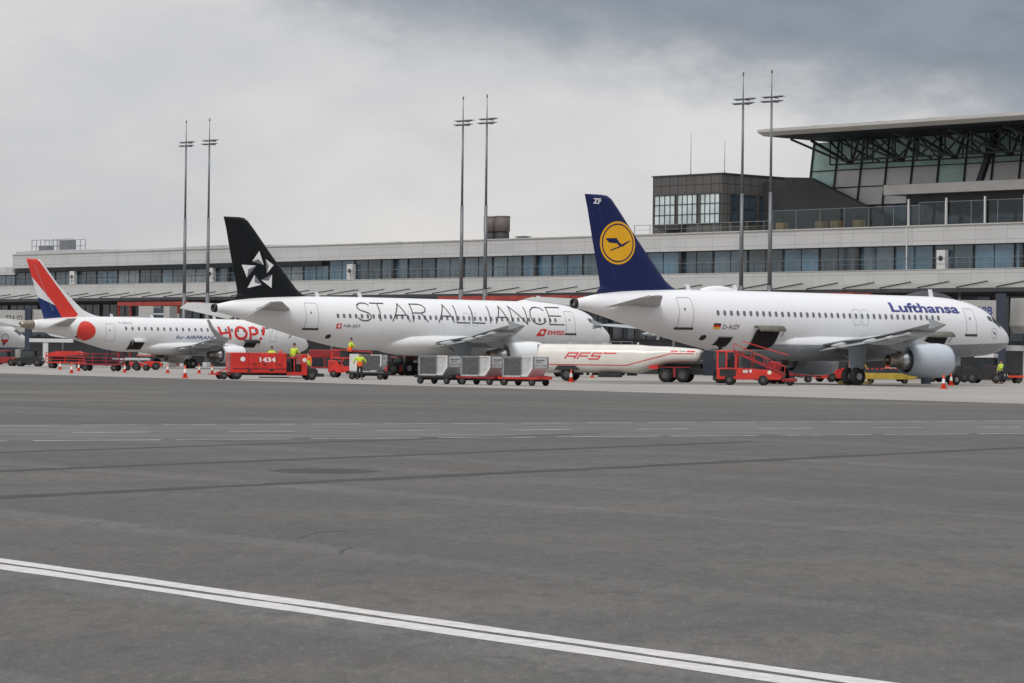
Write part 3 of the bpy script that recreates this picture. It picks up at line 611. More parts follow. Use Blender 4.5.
def ribbon(name,p0,p1,w,m,z=.0015,seg=1,jit=0):
    p0=Vector(p0);p1=Vector(p1); d=(p1-p0).normalized(); n=Vector((-d.y,d.x)); mb=MB(); A=[]
    for i in range(seg+1):
        p=p0+(p1-p0)*i/seg; j=random.uniform(-jit,jit); k=w/2*(1+random.uniform(-.25,.25)*(1 if jit else 0))
        A.append((mb.bm.verts.new((*(p+n*(j+k)),z)),mb.bm.verts.new((*(p+n*(j-k)),z))))
    for a,b in zip(A,A[1:]):
        f=mb.face([a[0],b[0],b[1],a[1]]); f.normal_update()
        if f.normal.z<0: f.normal_flip()
    o=mb.build(name,m,None,False); o['kind']='structure'; return o
def strip_along(p,q,ext0=0,ext1=0):
    p=Vector(p);q=Vector(q); d=(q-p).normalized(); return p-d*ext0,q+d*ext1
# double white line in front
a,b=strip_along((-4.04,22.93),(1.86,14.98),25,14); ribbon('painted_line',a,b,.20,MK,.0015,60,.006)
a,b=strip_along((-4.28,22.75),(1.62,14.80),25,14); ribbon('painted_line',a,b,.215,MK,.0015,60,.006)
# service road: dashed edges and centre dashes, built as painted dashes on one road sheet each
def dashes(name,p,q,w,on,off,m,ext0=20,ext1=60,z=.0022):
    a,b=strip_along(p,q,ext0,ext1); d=(b-a); L=d.length; d.normalize(); n=Vector((-d.y,d.x)); mb=MB(); t=0
    while t<L:
        e=min(L,t+on*random.uniform(.9,1.05)); k=w/2*random.uniform(.85,1.1); P=[a+d*t+n*k,a+d*e+n*k,a+d*e-n*k,a+d*t-n*k]; f=mb.face([mb.bm.verts.new((x.x,x.y,z)) for x in P]); f.normal_update()
        if f.normal.z<0: f.normal_flip()
        t+=on+off
    o=mb.build(name,m,None,False); o['kind']='structure'
dashes('road_marking',(-11.27,63.75),(14.46,81.49),.15,1.5,.5,MKw)
dashes('road_marking',(-9.35,52.92),(11.94,67.29),.17,2.6,.35,MKw)
dashes('road_marking',(-10.25,58.01),(13.2,74.2),.16,1.7,1.9,MKw)
RS=mat('road_asphalt_greyer',(.138,.135,.129),.85,0,.35,.9,stretch=(.3,1,1))
a=Vector((-30,46.6));b=Vector((30,87.0)); sheet('service_road',[(-31,39.2),(35,83.4),(35,97.2),(-31,50.2)],.0008,RS)
for p,q,w in (((-8.3,47),(-2.9,55.48),.22),((-7.03,39.83),(.02,50.69),.24),((-5.77,32.68),(10,56.31),.26)):
    a,b=strip_along(p,q,25,30 if w>.25 else 9); ribbon('asphalt_seam',a,b,w*1.7,SEAM,.0016,140,.05)
mb=MB(); pts=[(-2.65+.75*math.cos(2*math.pi*i/26)*(1+.10*math.sin(2*i)),41.1+.85*math.sin(2*math.pi*i/26)*(1+.1*math.cos(3*i))) for i in range(26)]
sheet('oil_stain',pts,.0022,OIL)
a,b=strip_along((-20.2,114.3),(-15.6,118.6),30,2); ribbon('painted_line',a,b,.6,MKy,.0015)
a,b=strip_along((-17,96.1),(.03,104.4),30,40); ribbon('painted_line',a,b,.25,MKy,.0015)
a,b=strip_along((-11.5,72.5),(-9.5,73.6),0,0); 
CR=mat('crack_filler',(.06,.058,.056),.7,0,.3,3)
for pts in ([(-1.9,26.1),(-1.86,26.6),(-1.78,27.0),(-1.55,27.25)],[(-1.42,24.2),(-1.42,24.6),(-1.36,25.0)]):
    for p,q in zip(pts,pts[1:]): ribbon('asphalt_crack',p,q,.028,CR,.0018,8,.015)
# pale edge strip where concrete begins, slot drain
a,b=P0-dv*300,P0+dv*80; ribbon('apron_edge_strip',a+nv*.35,b+nv*.35,.5,mat('pale_edge_concrete',(.42,.40,.37),.85,0,.2,.6),.003)
for k,off in ((0,0),(1,26)): 
    q=Vector((34.7,202.24))+Vector((math.cos(R(35)),math.sin(R(35))))*4; ribbon('stand_centreline',q-Vector((math.cos(R(35.24)),math.sin(R(35.24))))*60,q,.25,MKy,.0035) if k==0 else None

# ================================================================== TERMINAL
def frame_local(name,label,cat): return empty(name,(0,305,0),-47.2,label,cat)
TB=frame_local('terminal_building','long pale grey terminal with a blue glass gallery and sloping canopy, behind all the aircraft','terminal')
S0,S1,SL=-95.6,100,-190
MB().box(S0,S1,.0,34,12.25,13.95).build('fascia',M['fascia'],TB)
MB().box(S0-.01,S1,-.12,34.2,13.955,14.07).build('coping',M['roofpale'],TB)
# slightly curved metal roof on the far left half
rs=[]
for i in range(25):
    s=S0+.3+(S1-60-S0-13)*i/24*.62; k=14.08+.30*(1-((i/24))**2)+.12*math.sin(i*.55)
    rs.append([(s,.25,14.0),(s,.3,k),(s,12,k+.3),(s,12,14.0)])
MB().rings(rs,False).build('roof',M['roofmetal'],TB)
MB().box(SL,S0-.02,.4,30,11.45,12.45).build('fascia',M['fascia'],TB)
MB().box(SL,S1,1.3,33,8.0,12.3).build('inner_wall',mat('gallery_interior',(.10,.11,.115),.8,0,.4,.5),TB)
MB().box(SL,S1,-.15,1.2,8.6,9.95).build('parapet',M['apronwall'],TB)
MB().box(SL,S1,-.2,-.14,9.96,10.02).build('parapet_cap',M['roofpale'],TB)
MB().box(SL,S1,2.0,33,0,8.0).build('lower_wall',mat('lower_wall_dark',(.075,.078,.085),.7,0,.3,.4),TB)
sl=MB()
for k in range(5): sl.box(S0,-32,-.03,.12,11.72+k*.11,11.77+k*.11)
sl.build('louvre_band',M['dark_frame'],TB)
# canopy
cn=MB(); cn.rings([[(s,.3,8.80),(s,-4.1,8.14),(s,-4.1,8.04),(s,.3,8.70)] for s in (SL,S1)],False); cn.build('canopy',M['canopy'],TB)
MB().box(SL,S1,-4.28,-4.11,7.78,8.15).build('canopy_edge_beam',M['dark_frame'],TB)
s=SL+2; k=0
while s<S1 and k<66:
    MB().bar((s,-.25,8.86),(s,-4.6,8.2),.11,.11).build('canopy_rib',M['dark_frame'],TB); s+=4.4; k+=1
s=SL+6
while s<S1: MB().tube((s,-3.6,0),(s,-3.6,8.1),.16,n=10).build('canopy_column',M['galv'],TB); s+=17.6
# gallery windows: every bay its own frame and pane
def window(parent,x0,x1,y,z0,z1,m,mull=1,rows=1,t=.07,name='window'):
    f=MB(); f.box(x0,x1,y-.06,y+.06,z0,z0+t).box(x0,x1,y-.06,y+.06,z1-t,z1).box(x0,x0+t,y-.06,y+.06,z0+t,z1-t).box(x1-t,x1,y-.06,y+.06,z0+t,z1-t)
    for i in range(1,mull): 
        xm=x0+(x1-x0)*i/mull; f.box(xm-t*.4,xm+t*.4,y-.05,y+.05,z0+t,z1-t)
    for i in range(1,rows):
        zm=z0+(z1-z0)*i/rows; f.box(x0+t,x1-t,y-.055,y+.045,zm-t*.3,zm+t*.3)
    o=f.build(name,M['dark_frame'],parent)
    p=MB(); p.box(x0+t*.5,x1-t*.5,y+.005,y+.02,z0+t*.5,z1-t*.5); p.build('pane',m,o); return o
s=-128; i=0
while s<S1-4.6:
    left=s<S0-4
    window(TB,s+.05,s+4.55,.62,9.98,11.42 if left else (11.7 if s<-32 else 12.23),M[random.choice(('tglass','tglass','tglassb','tglassb','tglassd','tglassl' if s<30 else 'tglassb'))],2,2 if (i*3)%4==1 else 1); s+=4.6; i+=1
s=-120
while s<S1-6: window(TB,s,s+6.6,1.9,3.4,7.6,M['lglass'],4,2,.12); s+=7.0
rl=MB(); rl.box(SL,S1,-.12,-.08,11.02,11.06).box(SL,S1,-.12,-.08,10.55,10.57)
s=SL
while s<S1: rl.box(s,s+.045,-.13,-.07,9.95,11.1); s+=2.3
rl.build('railing',M['galv'],TB)
for s in (-82.5,-53.5,-27.5,56.8):
    o=MB().box(s,s+1.0,-.02,.5,9.97,11.75,bev=.03).build('door_box',M['plaster'],TB); MB().tube((s+.5,-.06,11.0),(s+.5,-.02,11.0),.24,n=14).build('round_window',M['black'],o)
for s in (-50,-20,3,24,47,66): MB().box(s,s+.34,.2,.58,9.97,12.24).build('pilaster',M['dark_frame'],TB)
for s in (53.3,): MB().box(s,s+.1,-.1,-.02,9.97,14.0).build('flagless_post',M['plaster'],TB)
# jetties of red steel under the canopy
for s0,s1,z in ((-62,-48,7.1),(-4,16,7.35),(38,53,7.3)):
    mb=MB(); mb.box(s0,s1,-7.0,-6.7,z,z+.45).box(s0,s1,-4.8,-4.5,z,z+.45); q=s0
    while q<s1: mb.bar((q,-6.8,z+.2),(q+1.6,-4.7,z+.2),.16); mb.box(q,q+.18,-6.95,-6.75,0,z); q+=2.4
    o=mb.build('steel_walkway',M['redsteel'],None); o.parent=None; o.location=(0,305,0); o.rotation_euler=(0,0,R(-47.2))
    tag(o,{-62:'red steel frame under the canopy behind the two left masts',-4:'red steel frame under the canopy behind the STAR ALLIANCE lettering',38:'red steel frame under the canopy behind the windows of the grey-bellied airliner'}[s0],'steel frame','red steel frames below the canopy')
# roof things
def local(s,d,z=0):
    c,sn=math.cos(R(-47.2)),math.sin(R(-47.2)); return (s*c-d*sn, 305+s*sn+d*c, z)
for i,s in enumerate((-14.4,-12.6)):
    o=empty('roof_chimney',local(s,10,14.0),-47.2,['left of the two dark roof chimneys beside the middle masts','right of the two dark roof chimneys beside the middle masts'][i],'chimney','chimneys on the terminal roof')
    MB().tube((0,0,0),(0,0,1.4),.78,n=20).build('base',M['blockwall'],o); MB().tube((0,0,1.45),(0,0,3.1),.86,n=20).build('cowl',mat('chimney_brown',(.13,.105,.10),.6,0,.3,1,stretch=(1,1,.1)),o); MB().tube((0,0,3.1),(0,0,3.18),.9,n=20).build('rim',M['galv'],o)
o=MB().box(-.6,.6,-.5,.5,0,.75,bev=.05).box(-.75,.75,-.65,.65,.78,.86).build('roof_vent',M['galv']); o.location=local(-9.2,10,14.0); o.rotation_euler=(0,0,R(-47.2)); tag(o,'small square vent on the terminal roof right of the chimneys','vent')
for i,(s,w_) in enumerate(((-93.4,4.0),(-88.8,4.6))):
    mb=MB()
    for x in [w_*k/4 for k in range(5)]: mb.bar((x,0,0),(x,0,1.6),.06); mb.bar((x,2,0),(x,2,1.6),.06)
    for z in (.8,1.6): mb.bar((0,0,z),(w_,0,z),.06); mb.bar((0,2,z),(w_,2,z),.06)
    mb.box(w_*.2,w_*.7,.5,1.5,0,1.5 if i else .9)
    o=mb.build('roof_rack',M['galv']); o.location=local(s,1.5,14.3); o.rotation_euler=(0,0,R(-47.2)); tag(o,['open steel frame with a low unit, left one of two on the roof','open steel frame with a tall unit, right one of two on the roof'][i],'roof frame','open steel frames on the roof')
# ---------- dark office block
BK=frame_local('office_block','dark block with three tall grids of panes, on the terminal roof','building')
MB().box(17.6,27.2,3,30,13.96,20.0).build('wall',M['block'],BK); MB().box(17.5,27.3,2.9,30.1,20.0,20.12).build('coping',M['dark_frame'],BK)
for a,b in ((17.85,20.85),(21.1,23.9),(24.25,27.0)): window(BK,a,b,2.97,15.05,18.15,M['bglass'],4,3,.11)
for d in (4.2,8.4):
    f=MB()
    for k in range(5): f.box(27.2,27.32,d+k*.9,d+k*.9+.1,15.3,18.0)
    for z in (15.3,16.6,17.9): f.box(27.2,27.31,d,d+3.7,z,z+.1)
    o=f.build('window',M['dark_frame'],BK); MB().box(27.19,27.24,d+.05,d+3.65,15.35,17.95).build('pane',M['lglass'],o)
MB().box(27.2,36,9,30,13.96,19.45).build('rear_wing',M['blockwall'],BK)
o=MB().box(19.4,22.4,1.9,2.9,14.5,15.1).build('service_balcony',M['blockwall'],BK)
mb=MB(); 
for k in range(9): mb.box(17.6+k*2.2,17.65+k*2.2,.35,.4,13.95,15.0)
mb.box(17.6,36,.35,.39,14.95,15.0); mb.box(17.6,36,.35,.39,14.5,14.53); mb.build('terrace_rail',M['galv'],BK)
mb=MB(); mb.bar((0,0,0),(0,0,4.2),.07); mb.bar((-.5,0,3.0),(.5,0,3.0),.05)
for i,(s,d) in enumerate(((20.5,5.5),(25.2,5.5),(31,14))):
    k=MB(); h=(4.4,3.4,1.1)[i]; k.tube((0,0,0),(0,0,h),.045,.02,6); k.tube((0,0,0),(0,0,.3),.1,n=8)
    if i==2: k.box(-.9,.9,-.3,.3,1.1,1.22)
    o=k.build('roof_aerial',M['galv']); o.location=local(s,d,20.1 if i<2 else 19.6); tag(o,['taller thin aerial on the dark block, above its left panes','shorter thin aerial on the dark block, above its right panes','flat-topped aerial on the dark block between the right masts and the big roof'][i],'aerial','aerials on the dark block')
# dark sloping stair volume in front of the glass hall
o=MB().prism([(36,14.08),(36,19.3),(39,19.15),(45.1,16.6),(48.5,15.2),(48.5,14.08)],2.5,3.3).build('stair_enclosure',M['blockwall']); o.location=(0,305,0); o.rotation_euler=(0,0,R(-47.2)); tag(o,'dark wedge-shaped enclosure sloping down in front of the glass hall','enclosure')
# ---------- glass hall
HL=frame_local('departure_hall','tall leaning glass hall under a wide cantilevered roof, at the upper right','hall')
A,B=37.3,100
def fy(z): return 3.9+(z-14)*.15
MB().rings([[(s,-3.0,23.5),(s,-3.0,23.25),(s,-2.1,22.93),(s,34,22.93),(s,34,25.2)] for s in (A,B)],False).build('roof',M['roofpale'],HL)
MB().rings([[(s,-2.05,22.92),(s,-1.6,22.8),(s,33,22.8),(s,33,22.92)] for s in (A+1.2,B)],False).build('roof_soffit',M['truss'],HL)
MB().box(A+.1,B,-2.2,8,23.5,23.62).build('roof_gutter',M['roofmetal'],HL)
s=A+4
while s<B: MB().box(s,s+.6,.5,1.4,23.6,23.95).build('roof_hatch',M['roofmetal'],HL); s+=random.uniform(4,9)
MB().box(A+.3,B,6.5,34,14,22.6).build('rear_wall',mat('hall_interior',(.16,.19,.18),.8,0,.5,.25),HL)
rowz=[14.05,16.4,18.2,19.9,22.7]; s=A+.1; c=0
while s<85:
    for r_ in range(4):
        z0,z1=rowz[r_],rowz[r_+1]; m=M['lglass'] if r_==0 else M['hglass'] if r_==3 or (r_==2 and random.random()<.4) else M['hpanel']
        p=MB().hexa([(s,fy(z0),z0),(s+3.15,fy(z0),z0),(s+3.15,fy(z0)+.04,z0),(s,fy(z0)+.04,z0),(s,fy(z1),z1),(s+3.15,fy(z1),z1),(s+3.15,fy(z1)+.04,z1),(s,fy(z1)+.04,z1)])
        p.build('glass_panel',m,HL)
    k=MB(); k.bar((s,fy(14)-.1,14),(s,fy(22.7)-.1,22.7),.1,.16); k.build('mullion',M['truss'],HL)
    s+=3.15; c+=1
for z in rowz[1:4]: MB().box(A,s,fy(z)-.12,fy(z)-.02,z-.045,z+.045).build('transom',M['truss'],HL)
# trusses running along and across under the roof
def truss(p0,p1,h,n,w=.13,name='roof_truss'):
    p0=Vector(p0);p1=Vector(p1); mb=MB(); up=Vector((0,0,h)); mb.bar(p0,p1,w*1.25); mb.bar(p0+up,p1+up,w*1.25)
    for i in range(n):
        a=p0+(p1-p0)*i/n; b=p0+(p1-p0)*(i+1)/n; mb.bar(a,a+up,w)
        if i%2: mb.bar(a,b+up,w)
        else: mb.bar(a+up,b,w)
    return mb.build(name,M['truss'],HL)
truss((A+7,1.2,20.5),(B,1.2,20.5),2.1,18); truss((A+4,3.0,20.3),(B,3.0,20.3),2.3,22,.11)
k=0; s=A+4
while s<88:
    mb=MB(); mb.bar((s,.2,22.5),(s+2.5,3.2,20.3),.26); mb.bar((s+6,.2,22.5),(s+2.5,3.2,20.3),.2); mb.bar((s+1,1.6,22.5),(s+2.7,3.1,20.3),.16); mb.bar((s-1.5,-1,22.6),(s+2.5,1.3,20.6),.22); mb.bar((s+3,.4,22.4),(s+6,3.2,20.4),.16); mb.build('truss_strut',M['truss'],HL); s+=6.3
for s in (60.2,66.4,76): MB().hexa([(s,1.2,17.9),(s+.55,1.2,17.9),(s+.55,1.7,17.9),(s,1.7,17.9),(s+.9,2.6,22.7),(s+1.45,2.6,22.7),(s+1.45,3.1,22.7),(s+.9,3.1,22.7)]).build('column',M['truss'],HL)
MB().box(50.3,B,.2,4.0,17.0,17.9).build('balcony',M['slab'],HL); MB().box(52.2,B,1.2,3.9,16.2,16.99).build('balcony_soffit',M['blockwall'],HL)
# ---------- terrace windscreen in front of hall
TR_=empty('terrace_windscreen',(0,305,0),-47.2,'clear glass windscreen with slim posts along the roof terrace below the glass hall','windscreen')
s=36.5
while s<B-3:
    h=15.9 if s<52 else 16.15
    p=MB().box(s+.03,s+2.97,.3,.33,14.1,h).build('glass_pane',M['rail_glass'],TR_); MB().box(s-.03,s+.03,.26,.36,14.08,h+.05).box(s,s+3,.29,.34,h,h+.04).build('post',M['galv'],p); s+=3
for s in (53.3,57.7,62.1,66.5,71): MB().box(s,s+.15,.05,.2,14.07,16.5).build('tall_post',M['plaster'],TR_)
for i,(s,n) in enumerate(((36.5,'far left'),(41.5,'second from the left'),(43.4,'middle'),(46.2,'fourth from the left'),(66,'rightmost'))):
    o=empty('planter',local(s,1.6,14.07),-47.2,'wooden planter with small shrub on the roof terrace, %s of the five'%n,'planter','planters on the roof terrace')
    MB().box(-.5,.5,-.35,.35,0,.75,bev=.03).build('box',M['wood'],o); mb=MB()
    for k in range(70):
        a=random.uniform(0,6.28); r_=random.uniform(.05,.45); z=random.uniform(.75,1.5); c=Vector((r_*math.cos(a),r_*.7*math.sin(a),z)); u=Vector((random.uniform(-1,1),random.uniform(-1,1),random.uniform(-1,1))).normalized()*.1; v=u.orthogonal().normalized()*.07; mb.face([mb.bm.verts.new(c+q) for q in (u,v,-u,-v)])
    mb.build('foliage',M['leaf'],o,False)
# parasols closed on terrace
for i,(s,n) in enumerate(((56,'left'),(69.5,'right'))):
    o=empty('parasol',local(s,1.9,14.07),0,'dark green half-open parasol on the roof terrace below the hall, the %s one'%n,'parasol','parasols on the roof terrace')
    MB().tube((0,0,0),(0,0,2.3),.04).build('pole',M['galv'],o); mb=MB(); mb.tube((0,0,1.75),(0,0,2.4),.8,.06,10,False); mb.build('canopy',mat('parasol_green',(.02,.07,.06),.8,0,.3,3),o)
# ---------- masts
mast=None
for i,(s,lab) in enumerate(((-48.9,'left mast of the pair behind the red lettering of the small jet'),(-44.4,'right mast of the pair behind the red lettering of the small jet'),(-.6,'left mast of the middle pair, beside the roof chimneys'),(3.1,'right mast of the middle pair, beside the roof chimneys'),(38.9,'left mast of the right-hand pair, in front of the dark block'),(42.5,'right mast of the right-hand pair, left of the big roof'))):
    if mast is None:
        mast=empty('floodlight_mast',local(s,-7),-47.2)
        mb=MB(); mb.tube((0,0,0),(0,0,8.5),.28,.25,14); mb.tube((0,0,8.5),(0,0,17.2),.20,.17,14); mb.tube((0,0,17.2),(0,0,25.8),.13,.10,12); mb.build('pole',M['mast'],mast)
        MB().tube((0,0,25.8),(0,0,28.4),.055,.035,8).tube((0,0,28.3),(0,0,28.6),.08,n=8).build('lightning_rod',M['mast'],mast)
        for z,x_ in ((25.6,0),(26.0,.2)):
            a=MB(); a.tube((-1.15+x_,0,z),(1.15+x_,0,z),.05,n=6); a.tube((0,-.9,z),(0,.9,z),.05,n=6)
            arm=a.build('crossarm',M['mast'],mast)
            for q in (-1,-.45,.45,1): MB().box(q+x_-.22,q+x_+.22,-.3,.3,z+.03,z+.12,bev=.02).build('lamp_head',M['galv'],arm)
        MB().box(-.35,.35,-.35,.35,0,.5,bev=.04).build('footing',M['plaster'],mast)
        o=mast
    else: o=copy_tree(mast); o.location=local(s,-7)
    o.location=(o.location.x+.18,o.location.y,0); tag(o,'tall slim '+lab,'mast','floodlight masts along the terminal')
# ---------- boarding bridges
def bridge(p0,p1,w,z0,z1,label,sign=None,cab=None,dark=True,signx=None):
    p0=Vector(p0);p1=Vector(p1); d=p1-p0; L=d.length; rz=math.degrees(math.atan2(d.y,d.x)); o=empty('boarding_bridge',(p0.x,p0.y,0),rz,label,'boarding bridge','boarding bridges at the terminal')
    t=MB().box(0,L*.52,-w/2,w/2,z0,z1,bev=.04).build('tunnel',M['bridge'],o); MB().box(-.1,L*.52,-w/2-.08,w/2+.08,z0-.25,z0-.01).build('floor_beam',M['bridge_dark'],t)
    t=MB().box(L*.5,L-1.2,-w/2+.2,w/2-.2,z0+.15,z1-.2,bev=.04).build('tunnel',M['bridge'],o); MB().box(L*.5,L-1.2,-w/2,w/2,z0-.1,z0+.13).build('floor_beam',M['bridge_dark'],t)
    r_=MB()
    k=1.2
    while k<L*.5: r_.box(k,k+.08,-w/2-.04,w/2+.04,z0+.02,z1+.03); k+=1.2
    r_.build('ribs',M['roofmetal'],o)
    c=MB().prism([(L-1.3,z0),(L+1.6,z0),(L+2.0,z0+.6),(L+1.9,z1+.1),(L-1.3,z1+.1)],-w*.6,w*.6,bev=.06).build('cab',M['bridge'],o); MB().box(L-.6,L+.9,-w*.6-.02,-w*.6+.02,z0+1.1,z1-.3).build('cab_window',M['vglass'],c)
    MB().tube((0,0,0),(0,0,z0),.55,n=16).tube((0,0,z0),(0,0,z1+.2),w*.75,n=18).build('rotunda',M['bridge'],o)
    g=MB().bar((L*.72,-.9,.6),(L*.72,-.9,z0),.35).bar((L*.72,.9,.6),(L*.72,.9,z0),.35).bar((L*.72,-1.3,.75),(L*.72,1.3,.75),.4).build('lift_column',M['bridge_dark'],o)
    for y in (-1.2,1.2): wheel(g,L*.72,y,.5,.5,.4,.25)
    if sign:
        bm=bm_text(sign,1,.01); fit(bm,signx[0],signx[1],z0+.9,z1-.45)
        for v in bm.verts: v.co.y=-w/2-.03
        me=bpy.data.meshes.new('stand_number'); bm.to_mesh(me); bm.free(); me.materials.append(M['bluetext']); q=bpy.data.objects.new('stand_number',me); col.objects.link(q); q.parent=o
    return o
# right bridge behind the nose of the grey-bellied airliner
bridge((64.0,248.0),(43.3,236.8),2.6,4.0,6.75,'pale boarding bridge at the right edge, right of the dark pillar')
o=empty('boarding_bridge_hood',(29.6,206.5,0),35.24,'dark ribbed hood of a boarding bridge showing over the forward roof of the grey-bellied airliner','bridge hood')
mb=MB(); mb.rings([[(-2.9+5.8*i/14,1.7*math.cos(math.pi*k/10),4.9+1.75*math.sin(math.pi*(.05+.9*i/14))**.45*math.sin(math.pi*k/10)) for k in range(11)] for i in range(15)],False,True,True,False); mb.build('hood',mat('hood_fabric',(.05,.052,.058),.7,0,.3,3),o)
MB().box(-2.4,2.6,-1.3,1.3,3.4,5.1,bev=.05).build('cab',M['bridge_dark'],o); MB().bar((0,0,0),(0,0,3.4),.5).build('lift_column',M['bridge_dark'],o)
o=empty('stand_sign_panel',at(976,236)+(0,),-4,'white panel lettered 08B in blue, above the nose of the grey-bellied airliner','stand sign')
MB().box(-1.25,1.62,0,.25,4.1,6.65,bev=.03).build('panel',M['bridge'],o); mb=bm_text('08B',1,.02); fit(mb,.0,1.32,5.45,6.15)
for v in mb.verts: v.co.y=-.01
me=bpy.data.meshes.new('stand_number'); mb.to_mesh(me); mb.free(); me.materials.append(M['bluetext']); q=bpy.data.objects.new('stand_number',me); col.objects.link(q); q.parent=o
MB().box(1.66,2.4,-.1,1.2,0,7.2,bev=.04).build('pillar',M['bridge_dark'],o)
o=empty('pipe_gantry',at(1015,238)+(0,),0,'white gantry beam on a pale column right of the nose of the grey-bellied airliner','gantry')
MB().box(-1.4,6,-.4,.4,2.55,3.0,bev=.05).build('beam',M['plaster'],o); MB().box(.7,1.15,-.2,.2,0,2.55).box(4.6,5.05,-.2,.2,0,2.55).build('column',M['plaster'],o)
bridge(at(20,352),at(158,318),2.8,3.8,5.75,'long pale boarding bridge between the striped tail and the two left masts')
o=empty('access_stair_tower',at(152,314)+(0,),-15,'pale stair tower with a glazed ladder bay at the end of the left boarding bridge','stair tower')
MB().box(-1.6,.1,0,2.2,0,6.6,bev=.04).box(1.3,2.0,0,2.2,0,6.6,bev=.04).build('wall',M['bridge'],o); k=MB()
for z in range(2,7): k.box(.1,1.3,.02,.1,z*.95,z*.95+.12)
k.build('ladder_rungs',M['plaster'],o); MB().box(.1,1.3,.4,.5,.5,6.4).build('glazing',M['lglass'],o)
o=empty('bridge_sign_panel',at(13,322)+(0,),0,'grey bridge panel lettered 02A.02, above the crested nose at the left edge','stand sign')
MB().box(-2.9,1.3,0,2.2,4.3,6.1,bev=.04).build('panel',M['bridge'],o); mb=bm_text('02A.02',1,.01); fit(mb,-.85,1.05,4.85,5.55)
for v in mb.verts: v.co.y=-.01
me=bpy.data.meshes.new('stand_number'); mb.to_mesh(me); mb.free(); me.materials.append(M['greytext']); q=bpy.data.objects.new('stand_number',me); col.objects.link(q); q.parent=o
MB().box(1.35,2.0,-.3,.7,0,6.5,bev=.04).build('pillar',M['bridge_dark'],o); MB().box(2.1,4.2,.2,1.2,4.6,6.2,bev=.03).build('cabin',M['bridge'],o)
o=empty('pipe_gantry',at(46,318)+(0,),0,'white gantry beam on a pale column under the tail of the small striped jet','gantry')
MB().box(-1.8,3,-.3,.3,2.55,2.95,bev=.05).build('beam',M['plaster'],o); MB().box(-.3,.25,-.2,.2,0,2.55).build('column',M['plaster'],o)
# dark boxes of plant under the bridges

# ================================================================== VEHICLES
def vwheels(root,xs,ys,r,w,name='wheel'):
    for x in xs:
        for y in ys: wheel(root,x,y,r,r,w,r*.5,name)
def text_on(root,txt,x0,x1,z0,z1,y,m,shear=0,bold=.01,name='number'):
    bm=fit(bm_text(txt,1,bold,shear),x0,x1,z0,z1)
    for v in bm.verts: v.co.y=y
    me=bpy.data.meshes.new(name); bm.to_mesh(me); bm.free(); me.materials.append(m); q=bpy.data.objects.new(name,me); col.objects.link(q); q.parent=root; return q
# loader with number 1434
o=empty('pallet_loader',at(266,180)+(0,),14,'low red vehicle numbered 1434 with a worker standing at its open platform','loader')
b_=MB().box(-2.35,1.15,-1.05,1.05,.42,1.68,bev=.05).build('body',M['vred'],o)
text_on(b_,'1434',-.55,.45,1.1,1.4,-1.065,M['white_sign'],0,.03)
MB().tube((-1.6,-1.075,1.27),(-1.6,-1.06,1.27),.15,n=16).build('round_emblem',M['white_sign'],b_)
MB().box(-2.2,1.1,-1.07,-1.055,.66,.70).box(-1.3,-1.1,-1.075,-1.05,.5,.62).box(.1,.3,-1.075,-1.05,.55,.66).build('body_trim',M['vblack'],b_)
MB().box(-2.3,2.6,-.85,.85,.28,.41).build('chassis',M['vblack'],o)
MB().box(2.1,2.45,-1.0,1.0,.3,1.62,bev=.04).box(1.15,2.1,-1.0,1.0,.3,.5).box(1.15,2.1,-1.0,-.94,1.35,1.42).box(1.15,2.1,.94,1.0,1.35,1.42).box(1.6,1.66,-1.0,-.95,.5,1.4).build('platform_frame',M['vred'],o)
MB().box(1.18,1.55,-.6,.6,.5,1.15,bev=.04).box(1.7,2.05,-.7,.3,.5,1.0,bev=.04).build('controls',M['vblack'],o)
MB().tube((1.0,.5,1.68),(1.0,.5,1.84),.08,n=10).build('beacon',M['cone'],o); MB().bar((-2.36,-.8,.5),(-2.36,-.8,1.6),.05).bar((-2.36,-.5,.5),(-2.36,-.5,1.6),.05).build('rear_ladder',M['galv'],b_); k=MB(); [k.box(x,x+.025,-1.062,-1.05,.72,1.66) for x in (-1.25,-.6,.5,.85)]; k.build('panel_joints',M['vdred'],b_); k=MB(); [k.box(x,x+.18,-1.085,-1.05,.95,1.0) for x in (-1.0,-.35,.62)]; k.build('door_handles',M['vblack'],b_)
MB().tube((2.28,-1.02,1.25),(2.28,-1.0,1.25),.14,n=12).build('side_lamp',M['vwhite'],o)
MB().box(2.45,3.55,-.75,-.45,.22,.42).box(2.45,3.55,.45,.75,.22,.42).box(2.5,3.0,-.9,.9,.35,.75,bev=.04).build('front_forks',M['vblack'],o)
MB().box(-3.5,-2.35,-.8,-.6,.28,.36).box(-3.5,-2.35,.6,.8,.28,.36).box(-3.5,-3.38,-.8,.8,.28,.36).bar((-3.4,-.7,.3),(-2.35,-.7,.75),.07).build('rear_towbar_frame',M['vred'],o)
for x,r_ in ((-1.95,.34),(2.75,.3),(-2.75,.24)):
    for y in (-.9,.9): wheel(o,x,y,r_,r_,.22,r_*.5)
MB().box(-.6,1.3,-1.2,-1.12,.12,.2).box(1.3,2.4,-1.2,-1.12,.1,.16).build('side_rail',M['vblack'],o)
